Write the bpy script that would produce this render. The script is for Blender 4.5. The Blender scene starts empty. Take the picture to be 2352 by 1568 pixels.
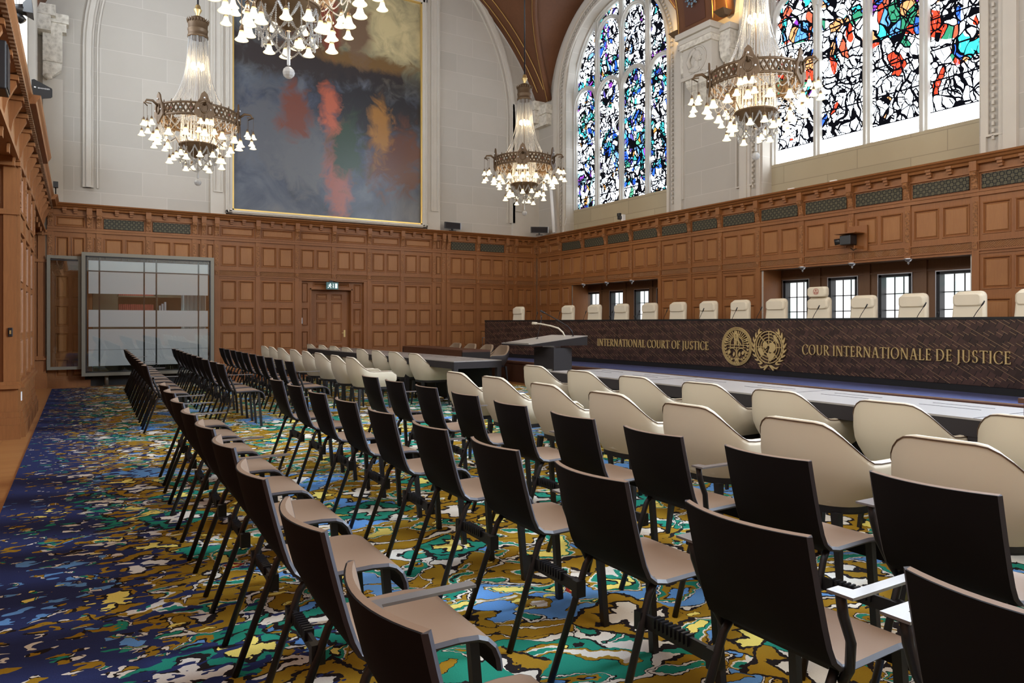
import bpy, math, random
from mathutils import Vector, Matrix
random.seed(7)
PI = math.pi
sc = bpy.context.scene
C = sc.collection
# ------------------------------------------------------------------ camera, world, light, exposure
cam = bpy.data.cameras.new('camera'); camo = bpy.data.objects.new('camera', cam); C.objects.link(camo)
cam.sensor_fit = 'HORIZONTAL'; cam.sensor_width = 36.0; cam.lens = 1640 / 2352 * 36.0
cam.shift_y = -42 / 2352; cam.clip_start = 0.05; cam.clip_end = 200
camo.location = (0, 0, 1.29); camo.rotation_euler = (PI / 2, 0, -math.atan2(994, 1640))
sc.camera = camo
w = bpy.data.worlds.new('world'); sc.world = w; w.use_nodes = True
w.node_tree.nodes['Background'].inputs[0].default_value = (0.85, 0.93, 1.0, 1)
w.node_tree.nodes['Background'].inputs[1].default_value = 1.0
sc.view_settings.view_transform = 'Standard'; sc.view_settings.look = 'None'
sc.view_settings.gamma = 1.0; sc.view_settings.use_curve_mapping = False
sc.view_settings.exposure = 1.0
sc.cycles.max_bounces = 8; sc.cycles.diffuse_bounces = 4; sc.cycles.glossy_bounces = 4
sc.cycles.transparent_max_bounces = 16; sc.cycles.sample_clamp_indirect = 6.0
WIN = 5.0          # radiance of the daylit stained glass
LOWWIN = .85       # radiance of the small casement panes
# room: X towards the judges' windows, Y towards the back wall
XR, YB, XL, YN = 11.22, 17.1, -0.75, -4.5


# ------------------------------------------------------------------ materials
class NT:
    def __init__(s, name):
        s.m = bpy.data.materials.new(name); s.m.use_nodes = True; s.t = s.m.node_tree; s.t.nodes.clear()
        s.out = s.t.nodes.new('ShaderNodeOutputMaterial')

    def n(s, typ, **kw):
        nd = s.t.nodes.new(typ)
        for k, v in kw.items(): setattr(nd, k, v)
        return nd

    def link(s, a, b): s.t.links.new(a, b)

    def setin(s, nd, key, v):
        i = nd.inputs[key]
        if hasattr(v, 'is_linked') or isinstance(v, bpy.types.NodeSocket): s.link(v, i)
        else: i.default_value = v

    def math(s, op, a, b=None, c=None):
        nd = s.n('ShaderNodeMath', operation=op)
        s.setin(nd, 0, a)
        if b is not None: s.setin(nd, 1, b)
        if c is not None: s.setin(nd, 2, c)
        return nd.outputs[0]

    def mix(s, f, a, b, blend='MIX'):
        nd = s.n('ShaderNodeMix', data_type='RGBA', blend_type=blend)
        s.setin(nd, 0, f); s.setin(nd, 6, col(a)); s.setin(nd, 7, col(b))
        return nd.outputs[2]

    def coord(s, scale=(1, 1, 1), rot=(0, 0, 0), loc=(0, 0, 0), kind='Object'):
        tc = s.n('ShaderNodeTexCoord'); mp = s.n('ShaderNodeMapping')
        s.link(tc.outputs[kind], mp.inputs[0])
        mp.inputs['Scale'].default_value = scale; mp.inputs['Rotation'].default_value = rot; mp.inputs['Location'].default_value = loc
        return mp.outputs[0]

    def noise(s, vec, scale=5, detail=2, rough=.5, dist=0, col=False):
        nd = s.n('ShaderNodeTexNoise'); s.link(vec, nd.inputs['Vector'])
        nd.inputs['Scale'].default_value = scale; nd.inputs['Detail'].default_value = detail
        nd.inputs['Roughness'].default_value = rough; nd.inputs['Distortion'].default_value = dist
        return nd.outputs[1 if col else 0]

    def vor(s, vec, scale=5, feature='F1', out=0, rand=1.0, dist='EUCLIDEAN'):
        nd = s.n('ShaderNodeTexVoronoi', feature=feature)
        if feature != 'DISTANCE_TO_EDGE': nd.distance = dist
        s.link(vec, nd.inputs['Vector']); nd.inputs['Scale'].default_value = scale
        nd.inputs['Randomness'].default_value = rand
        return nd.outputs[out]

    def ramp(s, f, stops, const=False):
        nd = s.n('ShaderNodeValToRGB'); s.link(f, nd.inputs[0]); cr = nd.color_ramp
        cr.interpolation = 'CONSTANT' if const else 'LINEAR'
        while len(cr.elements) < len(stops): cr.elements.new(.5)
        for e, (p, c) in zip(cr.elements, stops): e.position = p; e.color = col(c)
        return nd.outputs[0]

    def bump(s, h, strength=.3, dist=.01):
        nd = s.n('ShaderNodeBump'); s.link(h, nd.inputs['Height'])
        nd.inputs['Strength'].default_value = strength; nd.inputs['Distance'].default_value = dist
        return nd.outputs[0]

    def bsdf(s, base, rough=.5, metal=0, spec=.5, normal=None, coat=0, alpha=None, sheen=0, coatr=.15):
        b = s.n('ShaderNodeBsdfPrincipled'); s.setin(b, 'Base Color', col(base)); s.setin(b, 'Roughness', rough)
        s.setin(b, 'Metallic', metal); s.setin(b, 'Specular IOR Level', spec)
        if coat: b.inputs['Coat Weight'].default_value = coat; b.inputs['Coat Roughness'].default_value = coatr
        if sheen: b.inputs['Sheen Weight'].default_value = sheen
        if normal is not None: s.link(normal, b.inputs['Normal'])
        s.link(b.outputs[0], s.out.inputs[0]); return b


def col(c):
    if isinstance(c, bpy.types.NodeSocket): return c
    if len(c) == 3: return (*c, 1.0)
    return c


def xyz(t, vec):
    nd = t.n('ShaderNodeSeparateXYZ'); t.link(vec, nd.inputs[0]); return nd.outputs


def comb(t, x, y, z):
    nd = t.n('ShaderNodeCombineXYZ'); t.setin(nd, 0, x); t.setin(nd, 1, y); t.setin(nd, 2, z); return nd.outputs[0]


def simple(name, c, rough=.5, metal=0, spec=.5, bumpscale=0, bs=.15, coat=0, var=0, sheen=0, coatr=.15):
    t = NT(name); v = t.coord()
    base = c
    if var: base = t.mix(t.noise(v, 3, 3), tuple(x * (1 - var) for x in c), tuple(min(1, x * (1 + var)) for x in c))
    nrm = t.bump(t.noise(v, bumpscale, 3), bs, .002) if bumpscale else None
    t.bsdf(base, rough, metal, spec, nrm, coat, sheen=sheen, coatr=coatr); return t.m


def wood(name, c1, c2, stretch=(9, 9, .7), rough=.42, grain=1.0, coat=.0):
    t = NT(name); v = t.coord(scale=stretch)
    g = t.noise(v, 6, 4, .65, .4)
    v2 = t.coord(); big = t.noise(v2, 1.3, 2)
    v3 = t.coord(scale=(stretch[0] * 6, stretch[1] * 6, stretch[2] * 3)); fine = t.noise(v3, 7, 2)
    f = t.math('ADD', t.math('MULTIPLY', g, .55 * grain), t.math('ADD', t.math('MULTIPLY', big, .45), t.math('MULTIPLY', fine, .25)))
    f = t.math('SUBTRACT', f, .15)
    base = t.mix(f, c1, c2)
    t.bsdf(base, rough, 0, .4, t.bump(g, .12, .003), coat); return t.m


def emis(name, c, strength):
    t = NT(name); e = t.n('ShaderNodeEmission'); e.inputs[0].default_value = col(c); e.inputs[1].default_value = strength
    t.link(e.outputs[0], t.out.inputs[0]); return t.m


MT = {}
MT['oak'] = wood('oak', (.14, .045, .012), (.35, .142, .042), rough=.5)
MT['oak_field'] = wood('oak_field', (.18, .064, .018), (.40, .18, .058), rough=.5)
MT['oak_dark'] = wood('oak_dark', (.10, .045, .02), (.2, .10, .045))


def carved():
    t = NT('carved_oak'); v = t.coord()
    a = t.vor(v, 38, 'SMOOTH_F1'); b = t.noise(v, 45, 3, .6, 1.5)
    h = t.math('ADD', a, t.math('MULTIPLY', b, .7))
    base = t.mix(h, (.025, .009, .003), (.33, .14, .05))
    t.bsdf(base, .5, 0, .4, t.bump(h, .9, .015)); return t.m


MT['carved'] = carved()


def frieze():
    t = NT('frieze_carving'); v = t.coord(); s = xyz(t, v)
    u = t.math('ADD', s[0], s[1]); z = s[2]
    zz = t.math('PINGPONG', t.math('MULTIPLY', u, 1.0), .12)
    d = t.math('SUBTRACT', t.math('MULTIPLY', zz, .8), t.math('SUBTRACT', z, 2.37))
    st = t.math('PINGPONG', d, .012)
    h = t.math('MULTIPLY', st, 80)
    base = t.mix(h, (.07, .025, .009), (.38, .165, .058))
    t.bsdf(base, .5, 0, .4, t.bump(h, .6, .008)); return t.m


MT['frieze'] = frieze()


def grille_mat():
    t = NT('bronze_grille'); v = t.coord(); s = xyz(t, v)
    u = t.math('MULTIPLY', t.math('ADD', s[0], s[1]), 11.0); z = t.math('MULTIPLY', s[2], 11.0)
    fu = t.math('SUBTRACT', t.math('FRACT', u), .5); fz = t.math('SUBTRACT', t.math('FRACT', z), .5)
    r = t.math('SQRT', t.math('ADD', t.math('MULTIPLY', fu, fu), t.math('MULTIPLY', fz, fz)))
    ang = t.math('ARCTAN2', fz, fu)
    petal = t.math('MULTIPLY', t.math('COSINE', t.math('MULTIPLY', ang, 8)), .07)
    hole = t.math('LESS_THAN', t.math('ABSOLUTE', t.math('SUBTRACT', t.math('ADD', r, petal), .36)), .085)
    base = t.mix(hole, (.085, .075, .045), (.003, .003, .004))
    t.bsdf(base, .6, 0, .3); return t.m


MT['grille'] = grille_mat()


def stone(name, c1, c2, line, bw=1.25, bh=.5, warm=None):
    t = NT(name); v = t.coord(); s = xyz(t, v)
    uv = comb(t, t.math('ADD', s[0], s[1]), s[2], 0)
    b = t.n('ShaderNodeTexBrick'); t.link(uv, b.inputs[0])
    b.inputs['Color1'].default_value = col(c1); b.inputs['Color2'].default_value = col(c2); b.inputs['Mortar'].default_value = col(line)
    b.inputs['Scale'].default_value = 1.0; b.inputs['Mortar Size'].default_value = .006; b.inputs['Mortar Smooth'].default_value = .3
    b.inputs['Brick Width'].default_value = bw; b.inputs['Row Height'].default_value = bh; b.offset = .38
    n = t.noise(v, 2.2, 4, .6)
    base = t.mix(t.math('MULTIPLY', n, .35), b.outputs[0], (c1[0] * .72, c1[1] * .70, c1[2] * .66))
    t.bsdf(base, .8, 0, .2, t.bump(t.noise(v, 60, 3), .08, .002)); return t.m


MT['stone'] = stone('limestone', (.50, .465, .415), (.44, .41, .365), (.58, .55, .50))
MT['stone_plain'] = simple('limestone_moulding', (.54, .505, .45), .75, spec=.2, bumpscale=40, bs=.08, var=.06)
MT['stone_sill'] = stone('sill_stone', (.44, .38, .27), (.38, .33, .235), (.25, .22, .16), 1.5, .33)
MT['tracery'] = simple('tracery_stone', (.50, .49, .46), .7, spec=.3, var=.15)


def relief_stone():
    t = NT('carved_limestone'); v = t.coord()
    h = t.math('ADD', t.vor(v, 14, 'SMOOTH_F1'), t.math('MULTIPLY', t.noise(v, 22, 3, .6, 1), .6))
    base = t.mix(h, (.36, .33, .28), (.74, .70, .62))
    t.bsdf(base, .8, 0, .2, t.bump(h, .8, .02)); return t.m


MT['relief'] = relief_stone()


def vaultmat():
    t = NT('vault_wood'); v = t.coord(); s = xyz(t, v)
    n = t.noise(v, 1.2, 3); g = t.noise(t.coord(scale=(3, 3, .6)), 6, 3)
    base = t.mix(t.math('ADD', t.math('MULTIPLY', n, .6), t.math('MULTIPLY', g, .3)), (.075, .028, .012), (.20, .085, .038))
    t.bsdf(base, .55, 0, .35); return t.m


MT['vault'] = vaultmat()
MT['gold_line'] = simple('gilding', (.45, .27, .08), .45, .6)


def parquet():
    t = NT('parquet'); v = t.coord(); s = xyz(t, v)
    uv = comb(t, s[1], s[0], 0)
    b = t.n('ShaderNodeTexBrick'); t.link(uv, b.inputs[0])
    b.inputs['Color1'].default_value = (.50, .25, .085, 1); b.inputs['Color2'].default_value = (.42, .19, .06, 1)
    b.inputs['Mortar'].default_value = (.24, .105, .035, 1)
    b.inputs['Scale'].default_value = 1; b.inputs['Mortar Size'].default_value = .0025
    b.inputs['Brick Width'].default_value = .075; b.inputs['Row Height'].default_value = .36; b.offset = 0
    n = t.noise(t.coord(scale=(1, 9, 1)), 5, 4)
    base = t.mix(t.math('MULTIPLY', n, .5), b.outputs[0], (.34, .15, .045))
    t.bsdf(base, .33, 0, .5, None, .25); return t.m


MT['parquet'] = parquet()


def carpet():
    t = NT('patterned_carpet'); v0 = t.coord(); s = xyz(t, v0)
    # stitched edge: warp the coordinates in fine steps, shapes lie long across the room
    wob = t.noise(t.coord(scale=(1, 1, 1)), 9, 2, col=True)
    add = t.n('ShaderNodeVectorMath', operation='MULTIPLY_ADD'); t.link(wob, add.inputs[0])
    add.inputs[1].default_value = (.16, .10, 0); t.link(v0, add.inputs[2]); v = add.outputs[0]
    jag = t.noise(v0, 55, 1, col=True)
    add2 = t.n('ShaderNodeVectorMath', operation='MULTIPLY_ADD'); t.link(jag, add2.inputs[0])
    add2.inputs[1].default_value = (.028, .016, 0); t.link(v, add2.inputs[2]); v = add2.outputs[0]
    mp = t.n('ShaderNodeMapping'); t.link(v, mp.inputs[0]); mp.inputs['Scale'].default_value = (1.0, 1.25, 1)
    v1 = mp.outputs[0]
    navy, ochre, olive, white = (.030, .040, .125), (.36, .21, .020), (.22, .14, .02), (.80, .76, .68)
    sky, teal, yellow, red, dark = (.14, .34, .72), (.025, .27, .19), (.95, .80, .20), (.36, .035, .02), (.022, .017, .018)
    # large bodies: blue, white scroll, ochre field, teal
    n1 = t.noise(v1, 1.05, 1.5, .5, .9)
    big = t.ramp(n1, [(0, sky), (.385, sky), (.392, dark), (.402, white), (.412, dark), (.418, ochre), (.475, ochre), (.480, dark), (.485, white),
                      (.503, dark), (.508, ochre), (.595, ochre), (.600, dark), (.606, white), (.635, dark), (.640, teal), (.70, teal), (.71, dark), (.72, olive)], True)
    # second set of bodies drawn over the first in places
    mp2 = t.n('ShaderNodeMapping'); t.link(v, mp2.inputs[0]); mp2.inputs['Location'].default_value = (7.3, 3.1, 0); mp2.inputs['Scale'].default_value = (1.3, 1.7, 1)
    n2 = t.noise(mp2.outputs[0], 1.9, 1, .5, 1.1)
    mk = t.ramp(n2, [(0, (0, 0, 0)), (.575, (1, 1, 1))], True)
    c2 = t.ramp(n2, [(0, dark), (.585, dark), (.59, white), (.615, dark), (.622, teal), (.66, ochre), (.69, dark), (.70, sky)], True)
    body = t.mix(mk, big, c2)
    mk3 = t.ramp(n2, [(0, (1, 1, 1)), (.40, (0, 0, 0))], True)
    c3 = t.ramp(n2, [(0, yellow), (.30, dark), (.312, teal), (.345, white), (.365, ochre), (.392, dark)], True)
    body = t.mix(mk3, body, c3)
    # small motifs in voronoi cells: yellow dashes, red diamonds with light outlines
    vd = t.vor(v1, 3.2, 'F1', 0, .9, 'MANHATTAN'); vc = t.vor(v1, 3.2, 'F1', 1, .9, 'MANHATTAN')
    cc = t.n('ShaderNodeSeparateColor'); t.link(vc, cc.inputs[0])
    mot = t.ramp(vd, [(0, yellow), (.10, red), (.19, dark), (.21, white), (.235, dark)], True)
    mot2 = t.ramp(vd, [(0, red), (.05, white), (.08, sky), (.15, yellow), (.20, dark)], True)
    mot = t.mix(t.math('GREATER_THAN', cc.outputs[1], .5), mot, mot2)
    use = t.math('MULTIPLY', t.math('LESS_THAN', vd, .25), t.math('GREATER_THAN', cc.outputs[0], .40))
    body = t.mix(use, body, mot)
    # yellow dashes
    mp4 = t.n('ShaderNodeMapping'); t.link(v, mp4.inputs[0]); mp4.inputs['Scale'].default_value = (1.2, 4.2, 1)
    vy = t.vor(mp4.outputs[0], 2.3, 'F1', 0, 1.0)
    body = t.mix(t.math('LESS_THAN', vy, .135), body, dark); body = t.mix(t.math('LESS_THAN', vy, .115), body, yellow)
    # woven outline rows: thin white contour threads inside the ochre
    n3 = t.noise(v1, 3.3, 1, .5, .6)
    line = t.math('LESS_THAN', t.math('ABSOLUTE', t.math('SUBTRACT', n3, .5)), .010)
    # straight-armed crosses, each with a dark outline
    mp5 = t.n('ShaderNodeMapping'); t.link(add2.outputs[0], mp5.inputs[0]); mp5.inputs['Rotation'].default_value = (0, 0, .35); mp5.inputs['Location'].default_value = (3.3, 1.7, 0)
    for (sc5, pick, arm, cc5) in ((1.15, .35, .20, yellow), (1.7, .55, .26, white)):
        vp = t.vor(mp5.outputs[0], sc5, 'F1', 2, .8); vcol = t.vor(mp5.outputs[0], sc5, 'F1', 1, .8)
        sub = t.n('ShaderNodeVectorMath', operation='SUBTRACT'); t.link(mp5.outputs[0], sub.inputs[0]); t.link(vp, sub.inputs[1]); q = xyz(t, sub.outputs[0])
        ax, ay = t.math('ABSOLUTE', q[0]), t.math('ABSOLUTE', q[1])
        mn, mx = t.math('MINIMUM', ax, ay), t.math('MAXIMUM', ax, ay)
        sp5 = t.n('ShaderNodeSeparateColor'); t.link(vcol, sp5.inputs[0]); on = t.math('GREATER_THAN', sp5.outputs[0], pick)
        o5 = t.math('MULTIPLY', on, t.math('MULTIPLY', t.math('LESS_THAN', mn, arm * .24), t.math('LESS_THAN', mx, arm * .62)))
        i5 = t.math('MULTIPLY', on, t.math('MULTIPLY', t.math('LESS_THAN', mn, arm * .15), t.math('LESS_THAN', mx, arm * .53)))
        # a plain ochre or teal medallion behind each cross
        g5 = t.math('MULTIPLY', on, t.math('LESS_THAN', t.math('ADD', mn, mx), arm * 1.05)); g6 = t.math('MULTIPLY', on, t.math('LESS_THAN', t.math('ADD', mn, mx), arm * 1.16))
        body = t.mix(g6, body, dark); body = t.mix(g5, body, t.mix(t.math('GREATER_THAN', sp5.outputs[1], .5), ochre, teal))
        body = t.mix(o5, body, dark); body = t.mix(i5, body, cc5)
    # dissolve to navy towards the borders, in flecks stretched across the aisle
    fleck = t.noise(t.coord(scale=(1, 1.7, 1)), 10.0, 1.5, .55, .3)
    big2 = t.noise(v0, 1.3, 1)
    dl = t.math('ADD', s[0], .45)                       # from the left border
    db = t.math('SUBTRACT', 17.3, s[1])                 # from the back border
    dr = t.math('SUBTRACT', 8.6, s[0])
    d = t.math('MINIMUM', dl, t.math('MINIMUM', t.math('MULTIPLY', db, .9), t.math('MULTIPLY', dr, 1.0)))
    d = t.math('ADD', d, t.math('MULTIPLY', t.math('SUBTRACT', big2, .5), .55))
    thr = t.math('SUBTRACT', .64, t.math('MULTIPLY', d, .235))
    keep = t.math('GREATER_THAN', fleck, thr)
    basec = t.mix(keep, navy, body)
    pile = t.noise(v0, 160, 2)
    basec = t.mix(t.math('MULTIPLY', pile, .35), basec, t.mix(.5, basec, (0, 0, 0)))
    t.bsdf(basec, .95, 0, .05, t.bump(pile, .35, .004)); return t.m


MT['carpet'] = carpet()
MT['podium_carpet'] = simple('blue_violet_carpet', (.060, .066, .145), .95, spec=.1, bumpscale=120, bs=.3, var=.25)
MT['shell'] = simple('taupe_seat', (.225, .150, .103), .5, spec=.4, bumpscale=220, bs=.1, var=.04)
MT['shell_back'] = simple('black_backrest', (.008, .0065, .007), .75, spec=.12)
MT['arm_gloss'] = simple('satin_grey_arm_cap', (.12, .115, .12), .28, spec=1.0, coat=1.0)
MT['edge'] = simple('charcoal_edge', (.045, .042, .052), .5, spec=.4)
MT['blackmetal'] = simple('black_steel', (.012, .011, .013), .42, .2)
MT['leather'] = simple('cream_leather', (.57, .50, .385), .6, spec=.25, bumpscale=90, bs=.06, var=.03)
MT['leather_pale'] = simple('ivory_leather', (.74, .665, .52), .6, spec=.25, var=.02)
MT['piping'] = simple('brown_piping', (.10, .055, .03), .6)
MT['taupe_leather'] = simple('taupe_leather', (.27, .19, .125), .45)
MT['darkshell'] = simple('dark_leather', (.035, .03, .032), .5)
MT['tabletop'] = simple('grey_brown_tabletop', (.20, .175, .16), .5, spec=1.0, var=.08, coat=.7, coatr=.45)
MT['tableside'] = simple('charcoal_table_edge', (.026, .022, .023), .7, spec=.15)
MT['blackpanel'] = simple('black_modesty_panel', (.006, .006, .007), .5)
MT['podium_wood'] = wood('mahogany', (.045, .016, .009), (.12, .05, .03), (1, 1, 1))
MT['steel'] = simple('brushed_steel', (.5, .52, .56), .3, .9)
MT['boothframe'] = simple('grey_bronze_frame', (.19, .175, .14), .45, .3)
MT['whiteplastic'] = simple('white_plastic', (.8, .8, .8), .4)
MT['blackplastic'] = simple('black_plastic', (.012, .012, .014), .35)
MT['bronze'] = simple('aged_bronze', (.13, .08, .042), .5, .45, var=.35, bumpscale=30, bs=.3)
MT['brass'] = simple('brass', (.62, .45, .19), .35, .8)
MT['goldletter'] = simple('gold_lettering', (.66, .49, .22), .45, .35)
MT['gildframe'] = simple('gilt_frame', (.72, .50, .16), .4, .6)
MT['uplight_glow'] = emis('uplight_glow', (1, .62, .18), 12)


def glass_mat(name='clear_glass', tint=(.9, .95, .93), rough=.02, reflect=.12):
    t = NT(name); g = t.n('ShaderNodeBsdfGlossy'); g.inputs['Roughness'].default_value = rough
    tr = t.n('ShaderNodeBsdfTransparent'); tr.inputs[0].default_value = col(tint)
    m = t.n('ShaderNodeMixShader'); m.inputs[0].default_value = reflect
    t.link(tr.outputs[0], m.inputs[1]); t.link(g.outputs[0], m.inputs[2]); t.link(m.outputs[0], t.out.inputs[0]); return t.m


MT['glass'] = glass_mat(tint=(.88, .9, .88), reflect=.10)


def frosted():
    t = NT('frosted_film'); d = t.n('ShaderNodeBsdfPrincipled'); d.inputs['Base Color'].default_value = (.72, .73, .80, 1); d.inputs['Roughness'].default_value = .35
    tr = t.n('ShaderNodeBsdfTransparent'); m = t.n('ShaderNodeMixShader'); m.inputs[0].default_value = .86
    t.link(tr.outputs[0], m.inputs[1]); t.link(d.outputs[0], m.inputs[2]); t.link(m.outputs[0], t.out.inputs[0]); return t.m


MT['frosted'] = frosted()


def crystal():
    t = NT('crystal_beads'); d = t.n('ShaderNodeBsdfPrincipled'); d.inputs['Base Color'].default_value = (.50, .50, .51, 1)
    d.inputs['Roughness'].default_value = .12; d.inputs['Specular IOR Level'].default_value = .9
    tr = t.n('ShaderNodeBsdfTransparent'); tl = t.n('ShaderNodeBsdfTranslucent'); tl.inputs[0].default_value = (.5, .47, .42, 1)
    m0 = t.n('ShaderNodeMixShader'); m0.inputs[0].default_value = .45
    t.link(d.outputs[0], m0.inputs[1]); t.link(tl.outputs[0], m0.inputs[2])
    m = t.n('ShaderNodeMixShader'); m.inputs[0].default_value = .80
    t.link(tr.outputs[0], m.inputs[1]); t.link(m0.outputs[0], m.inputs[2]); t.link(m.outputs[0], t.out.inputs[0]); return t.m


MT['crystal'] = crystal()


def bellmat():
    t = NT('lit_opal_glass'); s = xyz(t, t.coord())
    e = t.n('ShaderNodeEmission'); e.inputs[1].default_value = 1.0
    c = t.ramp(t.math('MULTIPLY', t.math('ADD', s[2], .12), 8), [(0, (.75, .55, .28)), (.15, (1, .88, .62)), (.6, (1, .92, .72)), (.85, (.8, .55, .25)), (1, (.35, .2, .08))])
    t.link(c, e.inputs[0]); t.link(e.outputs[0], t.out.inputs[0]); return t.m


MT['bell'] = bellmat()
MT['bulb'] = emis('lamp_bulb', (1, .80, .50), 22)


def stained(name, cell, dens, seed, reds):
    t = NT(name); v0 = t.coord(loc=(0, seed, seed * .7)); s = xyz(t, v0)
    wob = t.noise(v0, 2.2, 2, col=True)
    add = t.n('ShaderNodeVectorMath', operation='MULTIPLY_ADD'); t.link(wob, add.inputs[0]); add.inputs[1].default_value = (0, .45, .45)
    t.link(v0, add.inputs[2]); v = add.outputs[0]
    mp = t.n('ShaderNodeMapping'); t.link(v, mp.inputs[0]); mp.inputs['Scale'].default_value = (0, 1.35, .8); v = mp.outputs[0]
    e1 = t.vor(v, cell, 'DISTANCE_TO_EDGE'); c1 = t.vor(v, cell, 'F1', 1)
    e2 = t.vor(v, cell * .45, 'DISTANCE_TO_EDGE')
    wid = t.math('MULTIPLY', t.math('ADD', t.math('MULTIPLY', t.noise(v0, 1.4, 2), .03), .060), dens)
    lead = t.math('LESS_THAN', e1, wid)
    lead = t.math('MAXIMUM', lead, t.math('LESS_THAN', e2, .045 * dens))
    e3 = t.vor(t.coord(loc=(0, seed + 5, seed * .7), scale=(0, 1.2, .8)), cell * 1.9, 'DISTANCE_TO_EDGE')
    lead = t.math('MAXIMUM', lead, t.math('MULTIPLY', t.math('LESS_THAN', e3, .075 * dens), t.math('GREATER_THAN', t.noise(v0, 1.7, 1), .5)))
    sc_ = t.n('ShaderNodeSeparateColor'); t.link(c1, sc_.inputs[0])
    zone = t.noise(v0, 1.0, 1.5, .5, .5)
    pal = [(0, (.02, .10, .75)), (.14, (.05, .55, .62)), (.28, (.25, .05, .45)), (.36, (.03, .30, .30)), (.46, (.15, .35, .95)), (.58, (.55, .25, .05)), (.66, (.10, .42, .25)), (.74, (.35, .72, .85)), (.9, (.08, .06, .30))]
    if reds: pal = [(0, (.75, .05, .02)), (.22, (.03, .12, .8)), (.36, (.04, .5, .55)), (.46, (.6, .10, .05)), (.56, (.22, .04, .42)), (.66, (.8, .3, .12)), (.76, (.1, .3, .85)), (.86, (.03, .22, .12))]
    hue = t.ramp(sc_.outputs[0], pal, True)
    colored = t.math('MULTIPLY', t.math('GREATER_THAN', zone, .535 if reds else .51), t.math('GREATER_THAN', sc_.outputs[1], .30))
    colored = t.math('MAXIMUM', colored, t.math('GREATER_THAN', sc_.outputs[2], .965 if reds else .93))
    white = t.mix(t.math('MULTIPLY', sc_.outputs[1], .5), (.85, .93, 1.0), (.62, .74, .9))
    base = t.mix(colored, white, t.mix(.82, (0, 0, 0), hue))
    # dark painted patches and shading lines
    streak = t.noise(t.coord(scale=(0, 9, 2.5)), 3.2, 3, .6, 1.0)
    base = t.mix(t.math('MULTIPLY', t.math('GREATER_THAN', streak, .64), .5), base, (.25, .33, .5))
    bars = t.math('LESS_THAN', t.math('FRACT', t.math('DIVIDE', t.math('SUBTRACT', s[2], seed * .7 + .2), .49)), .055)
    lead = t.math('MAXIMUM', lead, bars)
    # a clear band at the foot of every light
    foot = t.math('LESS_THAN', s[2], 4.62 + seed * .7)
    if reds: base = t.mix(foot, base, (.9, .95, 1)); lead = t.math('MULTIPLY', lead, t.math('SUBTRACT', 1, foot))
    fin = t.mix(lead, base, (.002, .002, .003))
    e = t.n('ShaderNodeEmission'); t.link(fin, e.inputs[0])
    # clear glass lets far more daylight through than the coloured pieces
    k = t.math('ADD', t.math('MULTIPLY', t.math('MULTIPLY', t.math('SUBTRACT', 1, colored), t.math('SUBTRACT', 1, lead)), WIN - 1.5), 1.5)
    t.link(k, e.inputs[1])
    t.link(e.outputs[0], t.out.inputs[0]); return t.m


MT['stained_a'] = stained('stained_glass_cool', 7.5, 1.05, 3.0, False)
MT['stained_b'] = stained('stained_glass_warm', 4.8, .72, 11.0, True)


def casement():
    t = NT('daylit_pane'); v = t.coord()
    n = t.noise(v, 2.5, 3)
    c = t.ramp(n, [(0, (.55, .82, .80)), (.42, (.80, .95, .93)), (.5, (1, 1, 1)), (1, (1, 1, 1))])
    e = t.n('ShaderNodeEmission'); t.link(c, e.inputs[0]); e.inputs[1].default_value = LOWWIN
    t.link(e.outputs[0], t.out.inputs[0]); return t.m


MT['casement'] = casement()
MT['daylight_strong'] = emis('bright_clear_glass', (.70, .84, 1), 42)  # glow boosted far above the other windows, fill for the near chairs
MT['daylight_soft'] = emis('overcast_clear_glass', (.86, .93, 1), 1.3)  # fill glow for the added pane behind the camera
MT['daylight'] = emis('daylit_clear_glass', (.86, .93, 1), 3.9)


def bench_mat():
    t = NT('fretted_walnut'); tc = t.n('ShaderNodeTexCoord'); mp = t.n('ShaderNodeMapping'); t.link(tc.outputs['UV'], mp.inputs[0])
    mp.inputs['Rotation'].default_value = (0, 0, math.radians(30)); v = mp.outputs[0]
    s = xyz(t, v); a, b = s[0], s[1]
    L, Wd, Cw = .42, .080, .085
    row = t.math('DIVIDE', b, Wd); ri = t.math('FLOOR', row); rf = t.math('FRACT', row)
    ca = t.math('ADD', t.math('DIVIDE', a, Cw), t.math('MULTIPLY', ri, .5)); ci = t.math('FLOOR', ca); cf = t.math('FRACT', ca)
    parity = t.math('MODULO', t.math('ABSOLUTE', t.math('ADD', ci, t.math('MULTIPLY', ri, 1))), 3)
    longl = t.math('MULTIPLY', t.math('LESS_THAN', rf, .045), t.math('LESS_THAN', t.math('MODULO', t.math('ABSOLUTE', ri), 3), .5))
    stub = t.math('MULTIPLY', t.math('LESS_THAN', rf, .05), t.math('LESS_THAN', parity, .5))
    stub2 = t.math('MULTIPLY', t.math('LESS_THAN', t.math('ABSOLUTE', t.math('SUBTRACT', rf, .5)), .025), t.math('GREATER_THAN', parity, 1.5))
    gold = t.math('MAXIMUM', longl, t.math('MAXIMUM', stub, stub2))
    darkl = t.math('MULTIPLY', t.math('LESS_THAN', cf, .10), t.math('GREATER_THAN', t.math('MODULO', t.math('ABSOLUTE', t.math('ADD', ci, ri)), 4), .5))
    wn = t.n('ShaderNodeTexWhiteNoise'); t.link(comb(t, ci, ri, 0), wn.inputs[0])
    base = t.mix(wn.outputs[0], (.030, .015, .012), (.070, .034, .027))
    base = t.mix(darkl, base, (.004, .003, .003)); base = t.mix(t.math('MULTIPLY', gold, .8), base, (.42, .28, .14))
    h = t.math('SUBTRACT', wn.outputs[0], t.math('MULTIPLY', darkl, 1.5))
    t.bsdf(base, .42, 0, .45, t.bump(h, .5, .006)); return t.m


MT['bench'] = bench_mat()


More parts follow.
